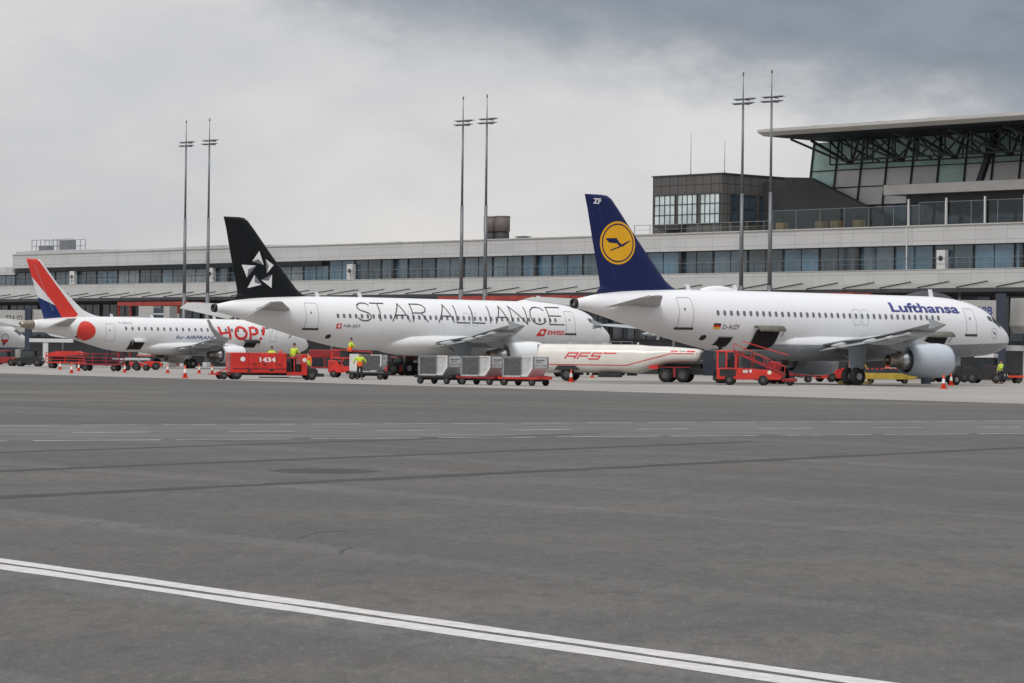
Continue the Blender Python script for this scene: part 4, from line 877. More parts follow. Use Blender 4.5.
# container dollies
def dolly(label,loc,rz,m_deck,m_side,grp='container dollies coupled in a train',bar=True):
    o=empty('container_dolly',tuple(loc)+(0,),rz,label,'dolly',grp)
    MB().box(-1.35,1.35,-.75,.75,.36,.47,bev=.02).box(-1.35,-1.25,-.75,.75,.47,.54).box(1.25,1.35,-.75,.75,.47,.54).build('deck',m_deck,o)
    if bar: MB().bar((1.35,0,.3),(2.2,0,.28),.07).bar((2.1,-.12,.28),(2.1,.12,.28),.06).build('drawbar',m_deck,o)
    MB().box(-1.1,1.1,-.5,.5,.24,.355).build('chassis',M['vblack'],o)
    vwheels(o,(-.95,.95),(-.66,.66),.21,.16); return o
def container(label,loc,rz,z,flip=False,grp='grey air cargo containers on dollies'):
    o=empty('air_cargo_container',(loc[0],loc[1],z),rz,label,'container',grp)
    W2,H_=1.05,1.16; ib=.70
    MB().prism([(-W2,.02),(ib-.0,.02),(W2,.52),(W2,H_),(-W2,H_)],-.74,.74).build('shell',M['alu'],o)
    MB().box(-W2+.12,.22,-.765,-.742,.12,H_-.1).build('curtain',M['curtain'],o)
    MB().prism([(.3,.06),(ib+.02,.06),(W2+.01,.5),(W2+.01,H_+.01),(.3,H_+.01),(.3,1.1),(.98,1.1),(.98,.56),(.66,.16),(.3,.16)],-.78,-.742).build('end_frame',M['vwhite'],o)
    MB().box(W2,W2+.02,-.62,.62,.72,H_-.1).build('marking_panel',M['vwhite'],o); MB().box(W2+.021,W2+.03,-.5,.35,.92,1.0).box(W2+.021,W2+.03,-.5,.1,.82,.86).build('printed_stripe',M['galv'],o)
    f=MB()
    for x in (-W2,.24): f.box(x,x+.06,-.775,-.74,.02,H_)
    f.box(-W2,.3,-.775,-.74,H_-.07,H_+.005).box(-W2,W2,.74,.77,.02,.1).build('edge_rails',M['galv'],o)
    MB().box(W2-.02,W2+.05,-.72,-.66,.5,H_).box(W2-.02,W2+.05,.66,.72,.5,H_).build('corner_posts',M['galv'],o)
    return o
rzT=-36; dT=Vector((math.cos(R(rzT)),math.sin(R(rzT))))
names=['left dolly','middle dolly','right dolly']
for i,u in enumerate((441,483.5,525.5)):
    D=166-i*2.05; p=at(u,D)
    dolly(['dark framed dolly carrying the left container of the three-dolly train','red-edged dolly carrying the middle container of the three-dolly train','bright red dolly at the right end of the three-dolly train'][i],p,rzT,[M['vblack'],M['vdred'],M['vred']][i],None,bar=i<2)
    container(['left grey container of the three on the dolly train','middle grey container of the three on the dolly train','right grey container of the three on the dolly train, before the tank trailer'][i],p,rzT,.47)
p=at(369,190); dolly('single dark dolly with a worker in yellow and orange standing in front of it',p,-12,M['vblack'],None,'container dollies coupled in a train',False)
o=container('grey container with white ends on the single dolly beside the standing worker',p,-12,.47); MB().box(-1.1,-.35,-.79,-.77,.1,1.2).build('white_end_panel',M['vwhite'],o); MB().box(-.1,.95,-.8,-.782,.15,1.12).build('curtain',M['curtain'],o)
# fuel tanker
c0=Vector(at(616,196)); rz=-13
o=empty('fuel_tanker',(c0.x,c0.y,0),rz,'long cream fuel tank trailer with red AFS lettering, drawn by a dark tractor unit','fuel tanker')
secs=[]; n=28
for x,zb,zt,w in ((-5.25,.80,2.3,.95),(-5.2,.66,2.42,1.12),(-5.1,.60,2.48,1.2),(-4.9,.56,2.52,1.22),(1.6,.56,2.52,1.22),(2.4,.82,2.45,1.22),(3.6,1.22,2.42,1.21),(4.3,1.3,2.38,1.2),(5.6,1.34,2.28,1.16),(5.85,1.42,2.2,1.05),(5.95,1.55,2.1,.8)):
    zc=(zb+zt)/2;h=(zt-zb)/2; r=[]
    for k in range(n):
        a=2*math.pi*k/n; c,s_=math.cos(a),math.sin(a); r.append((x,w*math.copysign(abs(s_)**.6,s_),zc+h*math.copysign(abs(c)**.75,c)))
    secs.append(r)
mb=MB(); mb.rings(secs); bmesh.ops.recalc_face_normals(mb.bm,faces=mb.bm.faces[:]); tv=BVHTree.FromBMesh(mb.bm); tk=mb.build('tank',M['cream'],o)
bm=bmesh.new(); stroke(bm,[(-4.7,1.12),(.95,1.12),(4.0,1.95),(5.75,1.95)],.055); decal('red_stripe',bm,M['redp'],tk,tv,-1,.012,.2)
bm=bmesh.new(); W_=.085; SH=lambda p:(p[0]*.85+p[1]*.5-1.5,p[1]*.72+1.52)
for st_ in ([(-2.1,0),(-2.1,.55),(-1.35,.55),(-1.35,0)],[(-2.0,.24),(-1.42,.24)],[(-1.1,0),(-1.1,.55),(-.3,.55)],[(-1.0,.27),(-.35,.27)],[(.65,.55),(-.1,.55),(-.1,.28),(.6,.28),(.6,0),(-.2,0)],[(.75,.7),(.8,.55),(1.75,.55)]):
    stroke(bm,[SH(p) for p in st_],W_)
decal('trailer_lettering',bm,M['redp'],tk,tv,-1,.012,.2)
for x0_,x1_ in ((3.95,4.45),(4.55,4.95),(5.05,5.6)):
    bm=bmesh.new(); poly(bm,[(x0_,2.06),(x1_,2.06),(x1_,2.14),(x0_,2.14)]); decal('small_print_bar',bm,M['redp'] if x0_!=4.55 else M['galv'],tk,tv,-1,.012,.2)
MB().box(-3.9,1.4,-.5,.5,.42,.63).box(2.0,5.9,-.55,.55,.95,1.25).build('chassis',M['vblack'],o)
MB().box(-3.6,1.2,-.35,.35,2.45,2.5).tube((-3,0,2.48),(-3,0,2.62),.3,n=14).tube((-.6,0,2.48),(-.6,0,2.62),.3,n=14).tube((1.6,-.4,2.44),(1.6,-.4,2.66),.07).build('manholes',M['alu'],o)
MB().prism([(-4.0,.75),(-3.75,1.05),(-2.55,1.05),(-2.3,.75)],-1.235,-1.0).prism([(-4.0,.75),(-3.75,1.05),(-2.55,1.05),(-2.3,.75)],1.0,1.235).build('mudguard',M['vblack'],o)
for y in (-.98,.98): wheel(o,-3.15,y,.48,.48,.36,.25)
MB().box(-1.0,.6,-1.1,-.75,.3,.6,bev=.04).build('side_locker',M['vblack'],o)
k=MB(); k.bar((-5.3,-.55,.7),(-5.3,-.55,2.5),.05).bar((-5.3,-.2,.7),(-5.3,-.2,2.5),.05); [k.bar((-5.3,-.55,z*.3+.6),(-5.3,-.2,z*.3+.6),.04) for z in range(1,7)]; k.build('rear_ladder',M['galv'],o)
MB().tube((-1.9,-.9,.5),(-1.9,-1.2,.5),.09,n=10).tube((-1.5,-.9,.5),(-1.5,-1.2,.5),.09,n=10).tube((.9,-.9,.5),(.9,-1.15,.45),.08,n=10).build('valves',M['alu'],o)
k=MB(); [k.bar((-3.6+i*.8,-.42,2.5),(-3.6+i*.8,-.42,2.72),.035) for i in range(7)]; k.bar((-3.6,-.42,2.72),(1.2,-.42,2.72),.035); k.build('top_rail',M['galv'],o)
MB().box(3.0,7.9,-.5,.5,.55,.9).build('tractor_chassis',M['vblack'],o)
cb=MB().prism([(6.15,.5),(8.25,.5),(8.25,1.4),(8.0,2.25),(6.15,2.25)],-1.15,1.15,bev=.08).build('cab',mat('cab_dark_blue',(.02,.03,.05),.35,0,.2,2,coat=.3),o); MB().prism([(6.9,1.35),(8.0,1.35),(7.8,2.05),(6.9,2.05)],-1.17,-1.15).box(8.22,8.28,-1,1,1.45,2.0).build('cab_window',M['vglass'],cb); MB().box(7.2,7.35,-1.45,-1.2,1.4,1.8).build('mirror',M['vwhite'],cb)
for x in (3.6,4.75,7.3):
    for y in (-.95,.95): wheel(o,x,y,.48,.48,.4,.27)
MB().box(3.15,5.3,-1.2,-.9,1.0,1.06).box(4.15,4.32,-1.22,-1.0,.35,1.0).build('mudguard',M['vdred'],o); MB().box(2.5,3.1,-1.15,-.85,.9,1.1).build('rear_lamps',M['redp'],o)
# belt loader
o=empty('belt_loader',at(749,181)+(0,),-8,'red belt loader with small cab and sloping conveyor below the open rear cargo hatch','belt loader')
MB().prism([(-1.95,.35),(2.0,.35),(2.15,.55),(2.05,.8),(1.2,.98),(-.55,1.08),(-1.95,1.08)],-.95,.95,bev=.05).build('body',M['vred'],o); MB().box(-1.75,-.75,-.965,-.94,.55,1.0).box(-2.2,-1.9,-.8,.8,.3,.5,bev=.03).build('step_recess',M['vblack'],o)
cb=MB(); 
for x in (-1.9,-.75): 
    for y in (-.9,.9): cb.bar((x,y,1.1),(x+.02,y,2.05),.13)
cb.box(-2.0,-.62,-.98,.98,2.05,2.16,bev=.03).box(-1.4,-1.28,-.95,-.9,1.1,2.05); cb=cb.build('cab_frame',M['vred'],o); MB().box(-1.85,-1.42,-.88,-.86,1.15,2.04).box(-1.93,-1.9,-.85,.85,1.15,2.04).build('cab_window',M['vglass'],cb); MB().box(-1.5,-1.0,-.5,.5,.9,1.6,bev=.06).build('seat',M['black'],o)
bt=MB().hexa([(-.9,-.35,2.02),(-.9,-1.0,2.02),(2.3,-1.0,.62),(2.3,-.35,.62),(-.9,-.35,2.2),(-.9,-1.0,2.2),(2.3,-1.0,.8),(2.3,-.35,.8)]).build('conveyor',M['vdred'],o)
MB().hexa([(-.85,-.42,2.2),(-.85,-.93,2.2),(2.25,-.93,.8),(2.25,-.42,.8),(-.85,-.42,2.22),(-.85,-.93,2.22),(2.25,-.93,.83),(2.25,-.42,.83)]).build('belt',M['tyre'],bt)
r_=MB(); r_.bar((-.9,-1.0,2.6),(2.3,-1.0,1.2),.05); 
for t in range(6): x=-.9+3.2*t/5; z=2.2-1.4*t/5; r_.bar((x,-1.0,z),(x,-1.0,z+.4),.045)
r_.bar((-.4,-.3,2.75),(2.5,-.3,1.9),.06); r_.build('handrail',M['vred'],bt)
MB().box(1.1,2.0,.3,.9,1.0,1.5,bev=.06).build('engine_box',M['vdred'],o)
MB().box(-.3,.0,-.97,-.95,.78,.95).box(.1,.25,-.97,-.95,.8,.98).build('sticker',M['vwhite'],o); MB().tube((1.35,-.97,.82),(1.35,-.94,.82),.13,n=12).build('headlight',M['lamp'],o)
vwheels(o,(-1.15,.95),(-.85,.85),.33,.24)
MB().box(2.1,3.0,-.8,.8,.25,.45,bev=.03).build('bumper',M['vdred'],o); wheel(o,2.6,-.6,.22,.22,.16,.1); wheel(o,2.6,.6,.22,.22,.16,.1)
# generic tow tractor / tug
def tug(label,loc,rz,L,W,H,body,roof=None,cat='tow tractor',grp='airport tow tractors',wr=.38,name='tow_tractor',cabx=0.0,roofh=.1):
    o=empty(name,tuple(loc)+(0,),rz,label,cat,grp)
    MB().prism([(-L/2,.28),(L/2,.28),(L/2+.05,.6),(L/2-.15,H*.55),(L*.12,H*.6),(-L*.25,H*.5),(-L/2,H*.52)],-W/2,W/2,bev=.05).build('body',body,o)
    c=MB()
    for x in (cabx-.75,cabx+.65):
        for y in (-W/2+.1,W/2-.1): c.bar((x,y,H*.5),(x*1.0+(.1 if x<cabx else -.12),y,H-.08),.09)
    c=c.build('cab_frame',M['vblack'],o)
    MB().box(cabx-.8,cabx+.7,-W/2+.02,W/2-.02,H-roofh,H,bev=.03).build('roof',roof or body,c); MB().box(cabx-.62,cabx+.5,-W/2+.07,-W/2+.09,H*.56,H-.12).box(cabx+.52,cabx+.54,-W/2+.15,W/2-.15,H*.6,H-.12).build('cab_window',M['vglass'],c)
    MB().box(cabx-.5,cabx-.1,-.5,.5,H*.45,H*.75,bev=.05).build('seat',M['black'],o)
    vwheels(o,(-L*.32,L*.32),(-W/2+.08,W/2-.08),wr,.28)
    for y in (-W*.32,W*.32): MB().tube((L/2-.06,y,.62),(L/2+.06,y,.62),.1,n=10).build('headlight',M['lamp'],o)
    MB().bar((-L/2,0,.4),(-L/2-.4,0,.4),.1).build('tow_hook',M['vblack'],o); return o
tug('red tractor with big black tyres under the belly of the black-tailed airliner',at(403,232),15,3.0,1.7,1.5,M['vred'],wr=.52)
tug('black tug with white roof under the nose of the grey-bellied airliner',at(987,219),-20,2.9,1.8,2.25,M['vblack'],M['vwhite'],wr=.42,roofh=.3)
tug('dark tug between the nose wheel and the white-roofed tug at the right',at(952,226),10,2.4,1.7,1.7,M['vblack'],M['vblack'],wr=.4)
tug('low red tug behind the main wheels of the grey-bellied airliner',at(835,214),30,2.6,1.6,1.75,M['vred'],wr=.36)
tug('dark tug parked under the striped tail at the far left',at(30,296),0,2.8,1.8,1.7,M['vblack'],M['vblack'],wr=.4)
tug('red tractor with crew beside the tail wheel cones behind the white service hatch',at(146,262),10,2.8,1.7,1.35,M['vred'],wr=.36)
tug('red tug half hidden at the left edge beneath the dark blue belly',at(3,300),0,3.2,1.8,1.6,M['vdred'],wr=.38)
# high loader in red behind the loader 1434
o=empty('baggage_trailer',at(324,214)+(0,),5,'dark red covered baggage trailer below the belly, right of the loader numbered 1434','baggage trailer')
MB().box(-1.1,1.2,-.8,.8,1.35,1.95,bev=.08).build('cover',M['vdred'],o); MB().box(-1.15,1.25,-.85,.85,.6,.7).box(-1.15,-1.05,-.85,.85,.7,1.35).box(1.15,1.25,-.85,.85,.7,1.35).box(0,.1,-.85,-.78,.7,1.35).build('frame',M['vdred'],o); MB().box(-1,-.1,-.7,.7,.72,1.25,bev=.06).build('luggage',M['trouser'],o); vwheels(o,(-.7,.8),(-.7,.7),.28,.18)
o=empty('mobile_steps',at(347,203)+(0,),-8,'red mobile steps with a worker on top, left of the single container dolly','steps')
MB().prism([(-1.2,.35),(1.4,.35),(1.4,.75),(-.3,.8),(-.6,1.2),(-1.2,1.2)],-.7,.7,bev=.04).build('body',M['vred'],o); k=MB()
for i in range(6): k.box(-1.1+.3*i,-.8+.3*i,-.55,.55,1.0+i*.0+.02,1.1)
MB().box(-.9,1.9,-.65,.65,1.32,1.42,bev=.02).build('platform',M['vred'],o); k.build('treads',M['vblack'],o); h=MB(); h.bar((-.9,-.62,1.4),(-.9,-.62,2.0),.06).bar((1.9,-.62,1.4),(1.9,-.62,1.85),.06).bar((-.9,-.62,1.98),(1.9,-.62,1.83),.06).bar((-1.1,-.6,.5),(-.9,-.62,2.0),.1).bar((-.3,-.62,.8),(-.1,-.62,1.4),.08).bar((1.3,-.62,.6),(1.4,-.62,1.4),.08).build('handrail',M['vred'],o); vwheels(o,(-.8,1.0),(-.6,.6),.28,.2)
# left red carts
def cart(label,loc,rz,L,n,m,tarp=False):
    o=empty('baggage_cart',tuple(loc)+(0,),rz,label,'baggage cart','red baggage carts under the striped tail')
    MB().box(-L/2,L/2,-.75,.75,.5,.62,bev=.02).build('deck',m,o); f=MB()
    for x in [-L/2+L*i/n for i in range(n+1)]:
        f.bar((x,-.72,.6),(x,-.72,1.45),.07).bar((x,.72,.6),(x,.72,1.45),.07).bar((x,-.72,1.45),(x,.72,1.45),.07)
    for y in (-.72,.72):
        for z in (.85,1.1,1.45): f.bar((-L/2,y,z),(L/2,y,z),.055)
    f.build('side_frame',m,o)
    if tarp: MB().prism([(-L/2,1.2),(-L*.25,1.6),(L*.3,1.62),(L/2,1.4),(L/2,1.3),(-L/2,1.1)],-.78,.78).build('cover',m,o)
    MB().box(-L*.35,-.1,-.5,.5,.63,1.1,bev=.06).box(.2,L*.4,-.5,.4,.63,1.0,bev=.06).build('luggage',M['trouser'],o)
    vwheels(o,(-L*.36,L*.36),(-.65,.65),.27,.2); MB().bar((L/2,0,.4),(L/2+.8,0,.25),.07).build('drawbar',M['vblack'],o); return o
cart('red covered baggage cart with sloping top at the left under the striped tail',at(67,268),-5,3.6,2,M['vred'],True)
cart('long open red baggage cart right of the sloping covered one, under the red disc',at(102,240),-8,3.4,3,M['vdred'])
o=empty('belt_conveyor',at(133,250)+(0,),0,'low grey belt conveyor with black tyres under the open hatch of the small jet','conveyor'); MB().box(-1.7,1.5,-.5,.5,.9,1.1,bev=.03).build('belt_frame',M['alu'],o); MB().bar((-1.6,-.4,.5),(-.2,-.4,1.0),.1).bar((1.3,-.4,.5),(.2,-.4,1.0),.1).build('legs',M['galv'],o); vwheels(o,(-1.3,-.5,.4,1.2),(-.5,.5),.26,.2)
# yellow transporter below the near engine
o=empty('cargo_transporter',at(888,207)+(0,),-4,'low yellow cargo transporter with red rollers behind the near engine of the grey-bellied airliner','transporter')
MB().prism([(-1.95,.3),(1.8,.3),(2.15,.55),(1.95,.75),(-1.95,.75)],-1.0,1.0,bev=.04).build('bed',M['vyellow'],o); MB().box(-1.6,1.5,-.85,.85,.76,.98,bev=.02).build('deck',M['bridge_dark'],o); k=MB()
for i in range(9): k.tube((-1.4+i*.33,-.8,1.04),(-1.4+i*.33,.8,1.04),.06)
k.build('rollers',M['vred'],o); MB().bar((-1.9,-.9,.7),(-2.1,-.9,1.7),.12).bar((-1.5,-.9,1.0),(-1.9,-.9,1.75),.08).build('ladder',M['vyellow'],o); MB().box(-.2,.1,-.95,-.7,1.05,2.1).box(.1,1.0,-.9,-.7,1.3,1.45).box(.9,1.0,-.9,-.7,1.0,1.7).build('guard_rail',M['vred'],o); MB().box(-.3,1.1,-1.0,-.96,1.1,1.14).box(-.3,-.05,-1.0,-.96,1.7,2.1).build('rail_trim',M['vwhite'],o); vwheels(o,(-1.2,1.2),(-.8,.8),.2,.2)
o=empty('ground_power_unit',at(800,207)+(0,),0,'small red ground power unit on wheels under the belly of the grey-bellied airliner','power unit'); MB().box(-.9,.9,-.55,.55,.45,1.0,bev=.08).build('housing',M['vdred'],o); vwheels(o,(-.6,.6),(-.45,.45),.24,.16); MB().box(-.5,.4,-.57,-.552,.6,.85).build('louvre',M['vblack'],o)
o=empty('equipment_trolley',at(1007,222)+(0,),8,'orange and dark equipment trolley at the right edge beneath the boarding bridge','trolley'); MB().box(-1.1,1.2,-.5,.5,.45,.6,bev=.02).build('deck',M['cone'],o); MB().box(-.8,-.1,-.4,.4,.6,1.1,bev=.05).box(.2,.9,-.4,.4,.6,.9,bev=.05).build('load',M['vblack'],o); vwheels(o,(-.7,.8),(-.45,.45),.22,.14); MB().bar((-1.05,-.45,.6),(-1.05,-.45,1.4),.06).bar((-1.05,.45,.6),(-1.05,.45,1.4),.06).bar((-1.05,-.45,1.4),(-1.05,.45,1.4),.06).build('handle',M['cone'],o)
cart('dark open baggage cart behind the near engine of the grey-bellied airliner',at(916,226),12,3.2,2,M['vblack'])['group']='dark baggage carts'
cart('dark open baggage cart in shade under the middle of the grey-bellied airliner',at(772,222),-6,3.2,2,M['vblack'])['group']='dark baggage carts'
for i,(u,D) in enumerate(((843,197.6),(867,198.2))):
    o=MB().prism([(-.22,0),(.22,0),(.05,.22),(-.05,.22)],-.3,.3).build('wheel_chock',M['vyellow']); x,y=at(u,D); o.location=(x,y,.008); o.rotation_euler=(0,0,R(35)); tag(o,['yellow wheel chock left of the near main wheels of the grey-bellied airliner','yellow wheel chock right of the near main wheels of the grey-bellied airliner'][i],'wheel chock','wheel chocks')
# ================================================================== CONES
cone=None
def place_cone(u,D,label,h=.85):
    global cone
    if cone is None:
        cone=empty('traffic_cone',(0,0,0)); MB().box(-.2,.2,-.2,.2,0,.06,bev=.02).build('base',M['cone'],cone)
        mb=MB(); mb.revolve([(0,.17),(0,.17)],(0,0,0)) if False else None
        MB().tube((0,0,.06),(0,0,.85),.145,.03,18,True).build('body',M['cone'],cone); MB().tube((0,0,.34),(0,0,.60),.109,.071,18,False).build('reflective_band',M['white_sign'],cone)
        o=cone
    else: o=copy_tree(cone)
    x,y=at(u,D); o.location=(x,y,.008); o.rotation_euler=(0,0,random.uniform(0,1.5)); o.scale=(h/.85,)*3
    tag(o,'red and white cone '+label,'cone','traffic cones around the parked aircraft')
for u,D,l in ((944,172,'nearest the camera below the near engine of the grey-bellied airliner'),(951.5,196,'beside the nose wheel of the grey-bellied airliner'),(856.5,196,'in front of the main wheels of the grey-bellied airliner'),(571.5,187,'in front of the rear wheel of the tank trailer'),(592.5,230,'below the middle of the tank trailer, right of a larger cone'),(72,212,'in front of the gap between the two red carts'),(60.5,250,'before the sloping covered red cart, leftmost of all'),(79,235,'just right of the cone in the gap between the red carts'),(125,226,'at the right end of the long red cart'),(168,226,'between the main wheels of the small striped jet'),(185.5,184,'nearest the camera in front of the small striped jet'),(199.5,226,'just right of the main wheels of the small striped jet'),(212.5,222,'below the engine of the small striped jet')):
    place_cone(u,D,l,.84 if D<200 else .72)
# ================================================================== PEOPLE
def skin(name,verts,edges,radii,m,parent,sub=1,root=0):
    me=bpy.data.meshes.new(name); me.from_pydata(verts,edges,[]); o=bpy.data.objects.new(name,me); col.objects.link(o)
    md=o.modifiers.new('s','SKIN'); md.use_smooth_shade=True
    for v,r_ in zip(me.skin_vertices[0].data if me.skin_vertices else [],radii): v.radius=r_
    if not me.skin_vertices:
        import bmesh as _b; bm=_b.new(); bm.from_mesh(me); ly=bm.verts.layers.skin.verify(); bm.verts.ensure_lookup_table()
        for v,r_ in zip(bm.verts,radii): v[ly].radius=r_ if isinstance(r_,tuple) else (r_,r_)
        bm.verts[root][ly].use_root=True; bm.to_mesh(me); bm.free()
    ss=o.modifiers.new('u','SUBSURF'); ss.levels=sub; ss.render_levels=sub
    bpy.context.view_layer.update(); m2=bpy.data.meshes.new_from_object(o.evaluated_get(bpy.context.evaluated_depsgraph_get()))
    bpy.data.objects.remove(o); m2.materials.clear(); m2.materials.append(m); m2.name=name
    for p in m2.polygons: p.use_smooth=True
    q=bpy.data.objects.new(name,m2); col.objects.link(q); q.parent=parent; return q
def person(loc,z,rz,label,top,band,armL,armR,stance='stand',lean=0,hat=None):
    o=empty('person',(loc[0],loc[1],z),rz,label,'person','ground crew')
    # facing local -y ; joints
    hip=.92 if stance!='kneel' else .5; L=lean
    J={'pel':(0,0,hip),'wai':(0,-L*.35,hip+.18),'che':(0,-L*.7,hip+.42),'nek':(0,-L*.9,hip+.58),'hb':(0,-L*.98,hip+.68),'ht':(0,-L,hip+.80)}
    V=[];E_=[];Rr=[];ix={}
    def v(n,p,r_): ix[n]=len(V); V.append(p); Rr.append(r_ if isinstance(r_,tuple) else (r_,r_))
    v('pel',J['pel'],(.15,.11)); v('wai',J['wai'],(.14,.10)); v('che',J['che'],(.165,.115)); v('nek',J['nek'],.06); v('hb',J['hb'],.085); v('ht',J['ht'],.085)
    for a,b in (('pel','wai'),('wai','che'),('che','nek'),('nek','hb'),('hb','ht')): E_.append((ix[a],ix[b]))
    arms={}
    for s,arm in ((-1,armL),(1,armR)):
        k='L' if s<0 else 'R'; sh=Vector((s*.19,-L*.8,hip+.50)); el=sh+Vector((s*arm[0][0],arm[0][1],arm[0][2])); ha=el+Vector((s*arm[1][0],arm[1][1],arm[1][2])); arms[k]=(sh,el,ha)
        v('sh'+k,sh,.068); v('el'+k,el,.048); v('wr'+k,ha,.034); hd=(ha-el).normalized(); v('hand'+k,ha+hd*.07,(.042,.022)); v('f1'+k,ha+hd*.16+Vector((.02,0,0)),.011); v('f2'+k,ha+hd*.17,.011); v('f3'+k,ha+hd*.16-Vector((.02,0,0)),.011); v('th'+k,ha+hd*.08+Vector((-s*.02,-.055,0)),.012)
        for a,b in (('che','sh'+k),('sh'+k,'el'+k),('el'+k,'wr'+k),('wr'+k,'hand'+k),('hand'+k,'f1'+k),('hand'+k,'f2'+k),('hand'+k,'f3'+k),('hand'+k,'th'+k)): E_.append((ix[a],ix[b]))
    legs={}
    for s in (-1,1):
        k='L' if s<0 else 'R'
        if stance=='kneel': kn=Vector((s*.14,-.38,hip-.02)) if s<0 else Vector((s*.12,-.15,.06)); an=Vector((s*.14,-.36,.08)) if s<0 else Vector((s*.12,.3,.08))
        elif stance=='walk': kn=Vector((s*.1,-.12*s-.04,.50)); an=Vector((s*.11,-.22*s+.03,.09))
        else: kn=Vector((s*.12,-.02,.50)); an=Vector((s*.14,.02,.09))
        hp=Vector((s*.09,0,hip-.06)); legs[k]=(hp,kn,an)
        v('hp'+k,hp,.095); v('kn'+k,kn,.062); v('an'+k,an,.045); v('to'+k,an+Vector((s*.02,-.17,-.045)),(.045,.035))
        for a,b in (('pel','hp'+k),('hp'+k,'kn'+k),('kn'+k,'an'+k),('an'+k,'to'+k)): E_.append((ix[a],ix[b]))
    skin('body',V,E_,Rr,M['skin'],o,2)
    # trousers and boots
    for name,keys in (('trousers',None),):
        V2=[J['pel']];R2=[(.165,.125)];E2=[]
        for k in 'LR':
            a=len(V2); hp,kn,an=legs[k]; V2+= [tuple(hp),tuple(kn),tuple(an+Vector((0,0,.05)))]; R2+=[(.108,.108),(.08,.08),(.072,.072)]; E2+=[(0,a),(a,a+1),(a+1,a+2)]
        skin('trousers',V2,E2,R2,M['trouser'],o,1)
    for k in 'LR':
        an=legs[k][2]; skin('boot',[tuple(an+Vector((0,.05,-.03))),tuple(an+Vector((0,-.06,-.04))),tuple(an+Vector((0,-.17,-.055)))],[(0,1),(1,2)],[(.06,.05),(.058,.045),(.05,.032)],M['black'],o,1,1)
    V3=[J['pel'],J['wai'],J['che'],tuple(Vector(J['nek'])-Vector((0,0,.03)))];R3=[(.172,.13),(.165,.125),(.19,.14),(.085,.08)];E3=[(0,1),(1,2),(2,3)]
    for k in 'LR':
        a=len(V3); sh,el,ha=arms[k]; V3+=[tuple(sh),tuple(el),tuple(ha-(ha-el)*.12)]; R3+=[(.085,.085),(.066,.066),(.05,.05)]; E3+=[(2,a),(a,a+1),(a+1,a+2)]
    j=skin('jacket',V3,E3,R3,top,o,1)
    if band is not None:
        w=Vector(J['wai']); pz=Vector(J['pel']); mb=MB(); n=20
        rs=[[(c_.x+a_*math.cos(2*math.pi*i/n),c_.y+b_*math.sin(2*math.pi*i/n),c_.z) for i in range(n)] for c_,a_,b_ in ((pz-Vector((0,0,.10)),.20,.155),(pz,.205,.16),(w,.20,.155),(w+Vector((0,0,.08)),.20,.155))]
        mb.rings(rs,True,False,False).build('jacket_hem',band,o)
    hz=Vector(J['ht']); mb=MB(); n=16; rs=[]
    for i in range(6):
        a=i/5*math.pi/2; rs.append([(hz.x+.098*math.cos(a)*math.cos(2*math.pi*q/n),hz.y+.012+.108*math.cos(a)*math.sin(2*math.pi*q/n),hz.z-.015+.115*math.sin(a)) for q in range(n)])
    mb.rings(rs).build('hair',hat or M['hair'],o)
    f=MB(); hb=(Vector(J['hb'])+hz)/2; f.prism([(-.012,hb.z-.02),(.012,hb.z-.02),(.006,hb.z+.03),(-.006,hb.z+.03)],hb.y-.115,hb.y-.08).box(-.09,-.082,hb.y-.02,hb.y+.02,hb.z-.03,hb.z+.03).box(.082,.09,hb.y-.02,hb.y+.02,hb.z-.03,hb.z+.03).build('nose_and_ears',M['skin'],o)
    f=MB(); f.box(-.045,-.02,hb.y-.092,hb.y-.084,hb.z+.015,hb.z+.03).box(.02,.045,hb.y-.092,hb.y-.084,hb.z+.015,hb.z+.03).box(-.025,.025,hb.y-.092,hb.y-.084,hb.z-.048,hb.z-.04).build('eyes_and_mouth',M['hair'],o)
    return o
dn=((.10,.0,-.27),(.03,-.06,-.24)); fw=((.06,-.10,-.24),(-.05,-.24,.02)); out=((.20,-.04,-.22),(.0,-.16,-.12))
person(at(360,187.3),.008,180,'worker seen from behind in yellow and orange high-visibility top at the single dolly',M['hiviz'],M['hivizo'],out,out)
person(at(293.5,180.4),.5,150,'worker in bright yellow jacket standing on the platform of loader 1434',M['hiviz'],None,fw,dn,'stand',.12)
person(at(308,196),.008,-30,'worker in orange and yellow vest standing on the ground just right of loader 1434',M['hivizo'],M['hiviz'],fw,dn,'walk')
person(at(349.5,203),1.42,120,'worker in orange and yellow top crouching on the red mobile steps',M['hiviz'],M['hivizo'],fw,fw,'kneel',.15)
person(at(727,214),.008,20,'worker in dark clothes whose legs show between tanker cab and belt loader',M['trouser'],None,dn,dn)
person(at(1001,214),.008,-60,'worker in pale green vest at the right end of the white-roofed black tug',M['hiviz'],None,dn,fw,'walk')
person(at(272,205),.35,0,'worker with yellow shoulders just showing over the top of loader 1434',M['hiviz'],None,dn,dn,'walk')

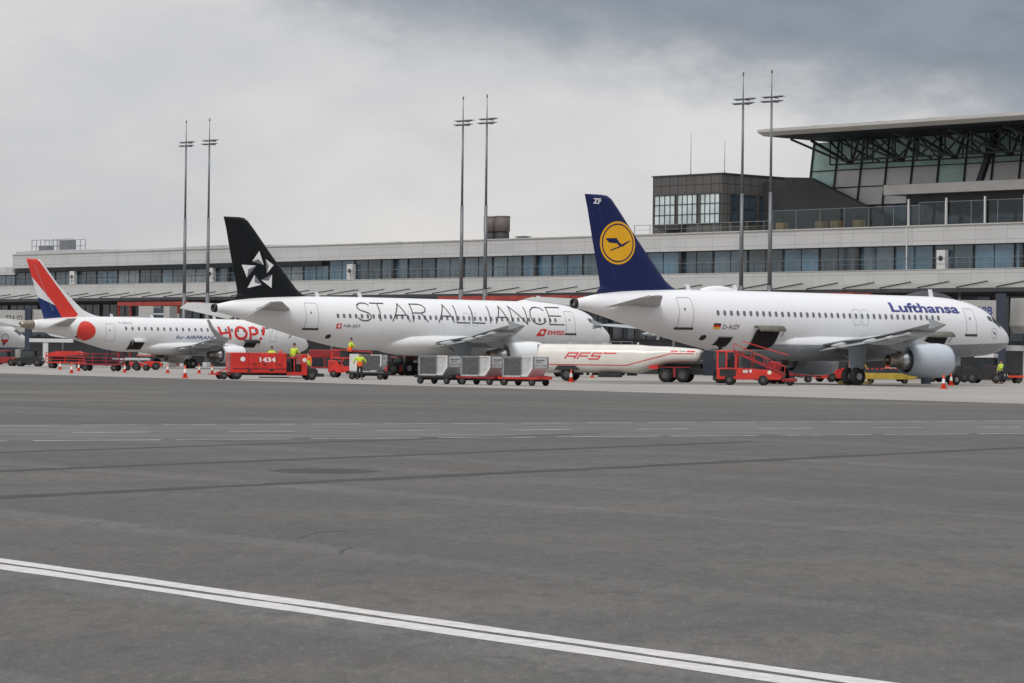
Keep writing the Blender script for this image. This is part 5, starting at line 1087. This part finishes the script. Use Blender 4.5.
# ================================================================== CAMERA, SUN, SKY
cam=bpy.data.cameras.new('camera'); co=bpy.data.objects.new('camera',cam); col.objects.link(co); sc.camera=co
cam.sensor_width=36; cam.lens=2890/1024*36; cam.clip_start=.5; cam.clip_end=9000
co.matrix_world=Matrix.Translation((0,0,1.67))@Matrix.Rotation(R(90.2829),4,'X')@Matrix.Rotation(R(.6707),4,'Z')
SUN_EL,SUN_AZ=48,200   # azimuth clockwise from +Y
sd=Vector((math.sin(R(SUN_AZ))*math.cos(R(SUN_EL)),math.cos(R(SUN_AZ))*math.cos(R(SUN_EL)),math.sin(R(SUN_EL))))
l=bpy.data.lights.new('sun','SUN'); l.energy=1.35; l.angle=R(22); l.color=(1,.97,.93); lo=bpy.data.objects.new('sun',l); col.objects.link(lo); lo.rotation_euler=sd.to_track_quat('Z','Y').to_euler()
w=bpy.data.worlds.new('World'); sc.world=w; w.use_nodes=True; nt=w.node_tree
for n_ in list(nt.nodes): nt.nodes.remove(n_)
out_=nt.nodes.new('ShaderNodeOutputWorld'); b1=nt.nodes.new('ShaderNodeBackground'); b2=nt.nodes.new('ShaderNodeBackground'); mx=nt.nodes.new('ShaderNodeMixShader')
sky=nt.nodes.new('ShaderNodeTexSky'); sky.sky_type='NISHITA'; sky.sun_disc=False; sky.sun_elevation=R(SUN_EL); sky.sun_rotation=R(SUN_AZ); nt.links.new(sky.outputs[0],b1.inputs[0]); b1.inputs[1].default_value=.08
tc=nt.nodes.new('ShaderNodeTexCoord'); D_=tc.outputs['Generated']; sp=nt.nodes.new('ShaderNodeSeparateXYZ'); nt.links.new(D_,sp.inputs[0])
az=mth(nt,'DIVIDE',sp.outputs[0],mth(nt,'MAXIMUM',sp.outputs[1],.05)); el=sp.outputs[2]
nbig=noise(nt,D_,5,6,.55,(1,1,2.2)); nmid=noise(nt,D_,16,6,.6,(1,1,2.0)); nsm=noise(nt,D_,42,5,.6,(1,1,1.8))
t=mth(nt,'ADD',mth(nt,'ADD',el,mth(nt,'MULTIPLY',az,.17)),mth(nt,'MULTIPLY',mth(nt,'SUBTRACT',nmid,.5),.045)); t=mth(nt,'ADD',t,mth(nt,'MULTIPLY',mth(nt,'SUBTRACT',nsm,.5),.02))
dark=mth(nt,'MULTIPLY',maprange(nt,t,.092,.132),mth(nt,'SUBTRACT',1.0,maprange(nt,el,.25,.6)))
c1=mix_node(nt,maprange(nt,nbig,.36,.66),(.56,.56,.575),(.71,.695,.69))
c1=mix_node(nt,mth(nt,'MULTIPLY',maprange(nt,nmid,.35,.7),.2),c1,(.48,.49,.52))
c1=mix_node(nt,mth(nt,'MULTIPLY',maprange(nt,nsm,.4,.7),.06),c1,(.42,.43,.46))
c2=mix_node(nt,maprange(nt,nmid,.35,.65),(.18,.21,.26),(.24,.275,.325))
cc=mix_node(nt,mth(nt,'MULTIPLY',dark,.95),c1,c2)
up=maprange(nt,el,.25,.9); cc=mix_node(nt,up,cc,(1.0,1.02,1.06))  # sky above the view, brightened to light the aircraft and ground
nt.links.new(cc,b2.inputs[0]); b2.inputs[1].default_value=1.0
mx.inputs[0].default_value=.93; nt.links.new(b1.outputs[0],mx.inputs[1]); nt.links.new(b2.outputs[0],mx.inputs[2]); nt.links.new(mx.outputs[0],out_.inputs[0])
sc.view_settings.view_transform='Standard'; sc.view_settings.look='None'; sc.view_settings.exposure=.07; sc.view_settings.gamma=1
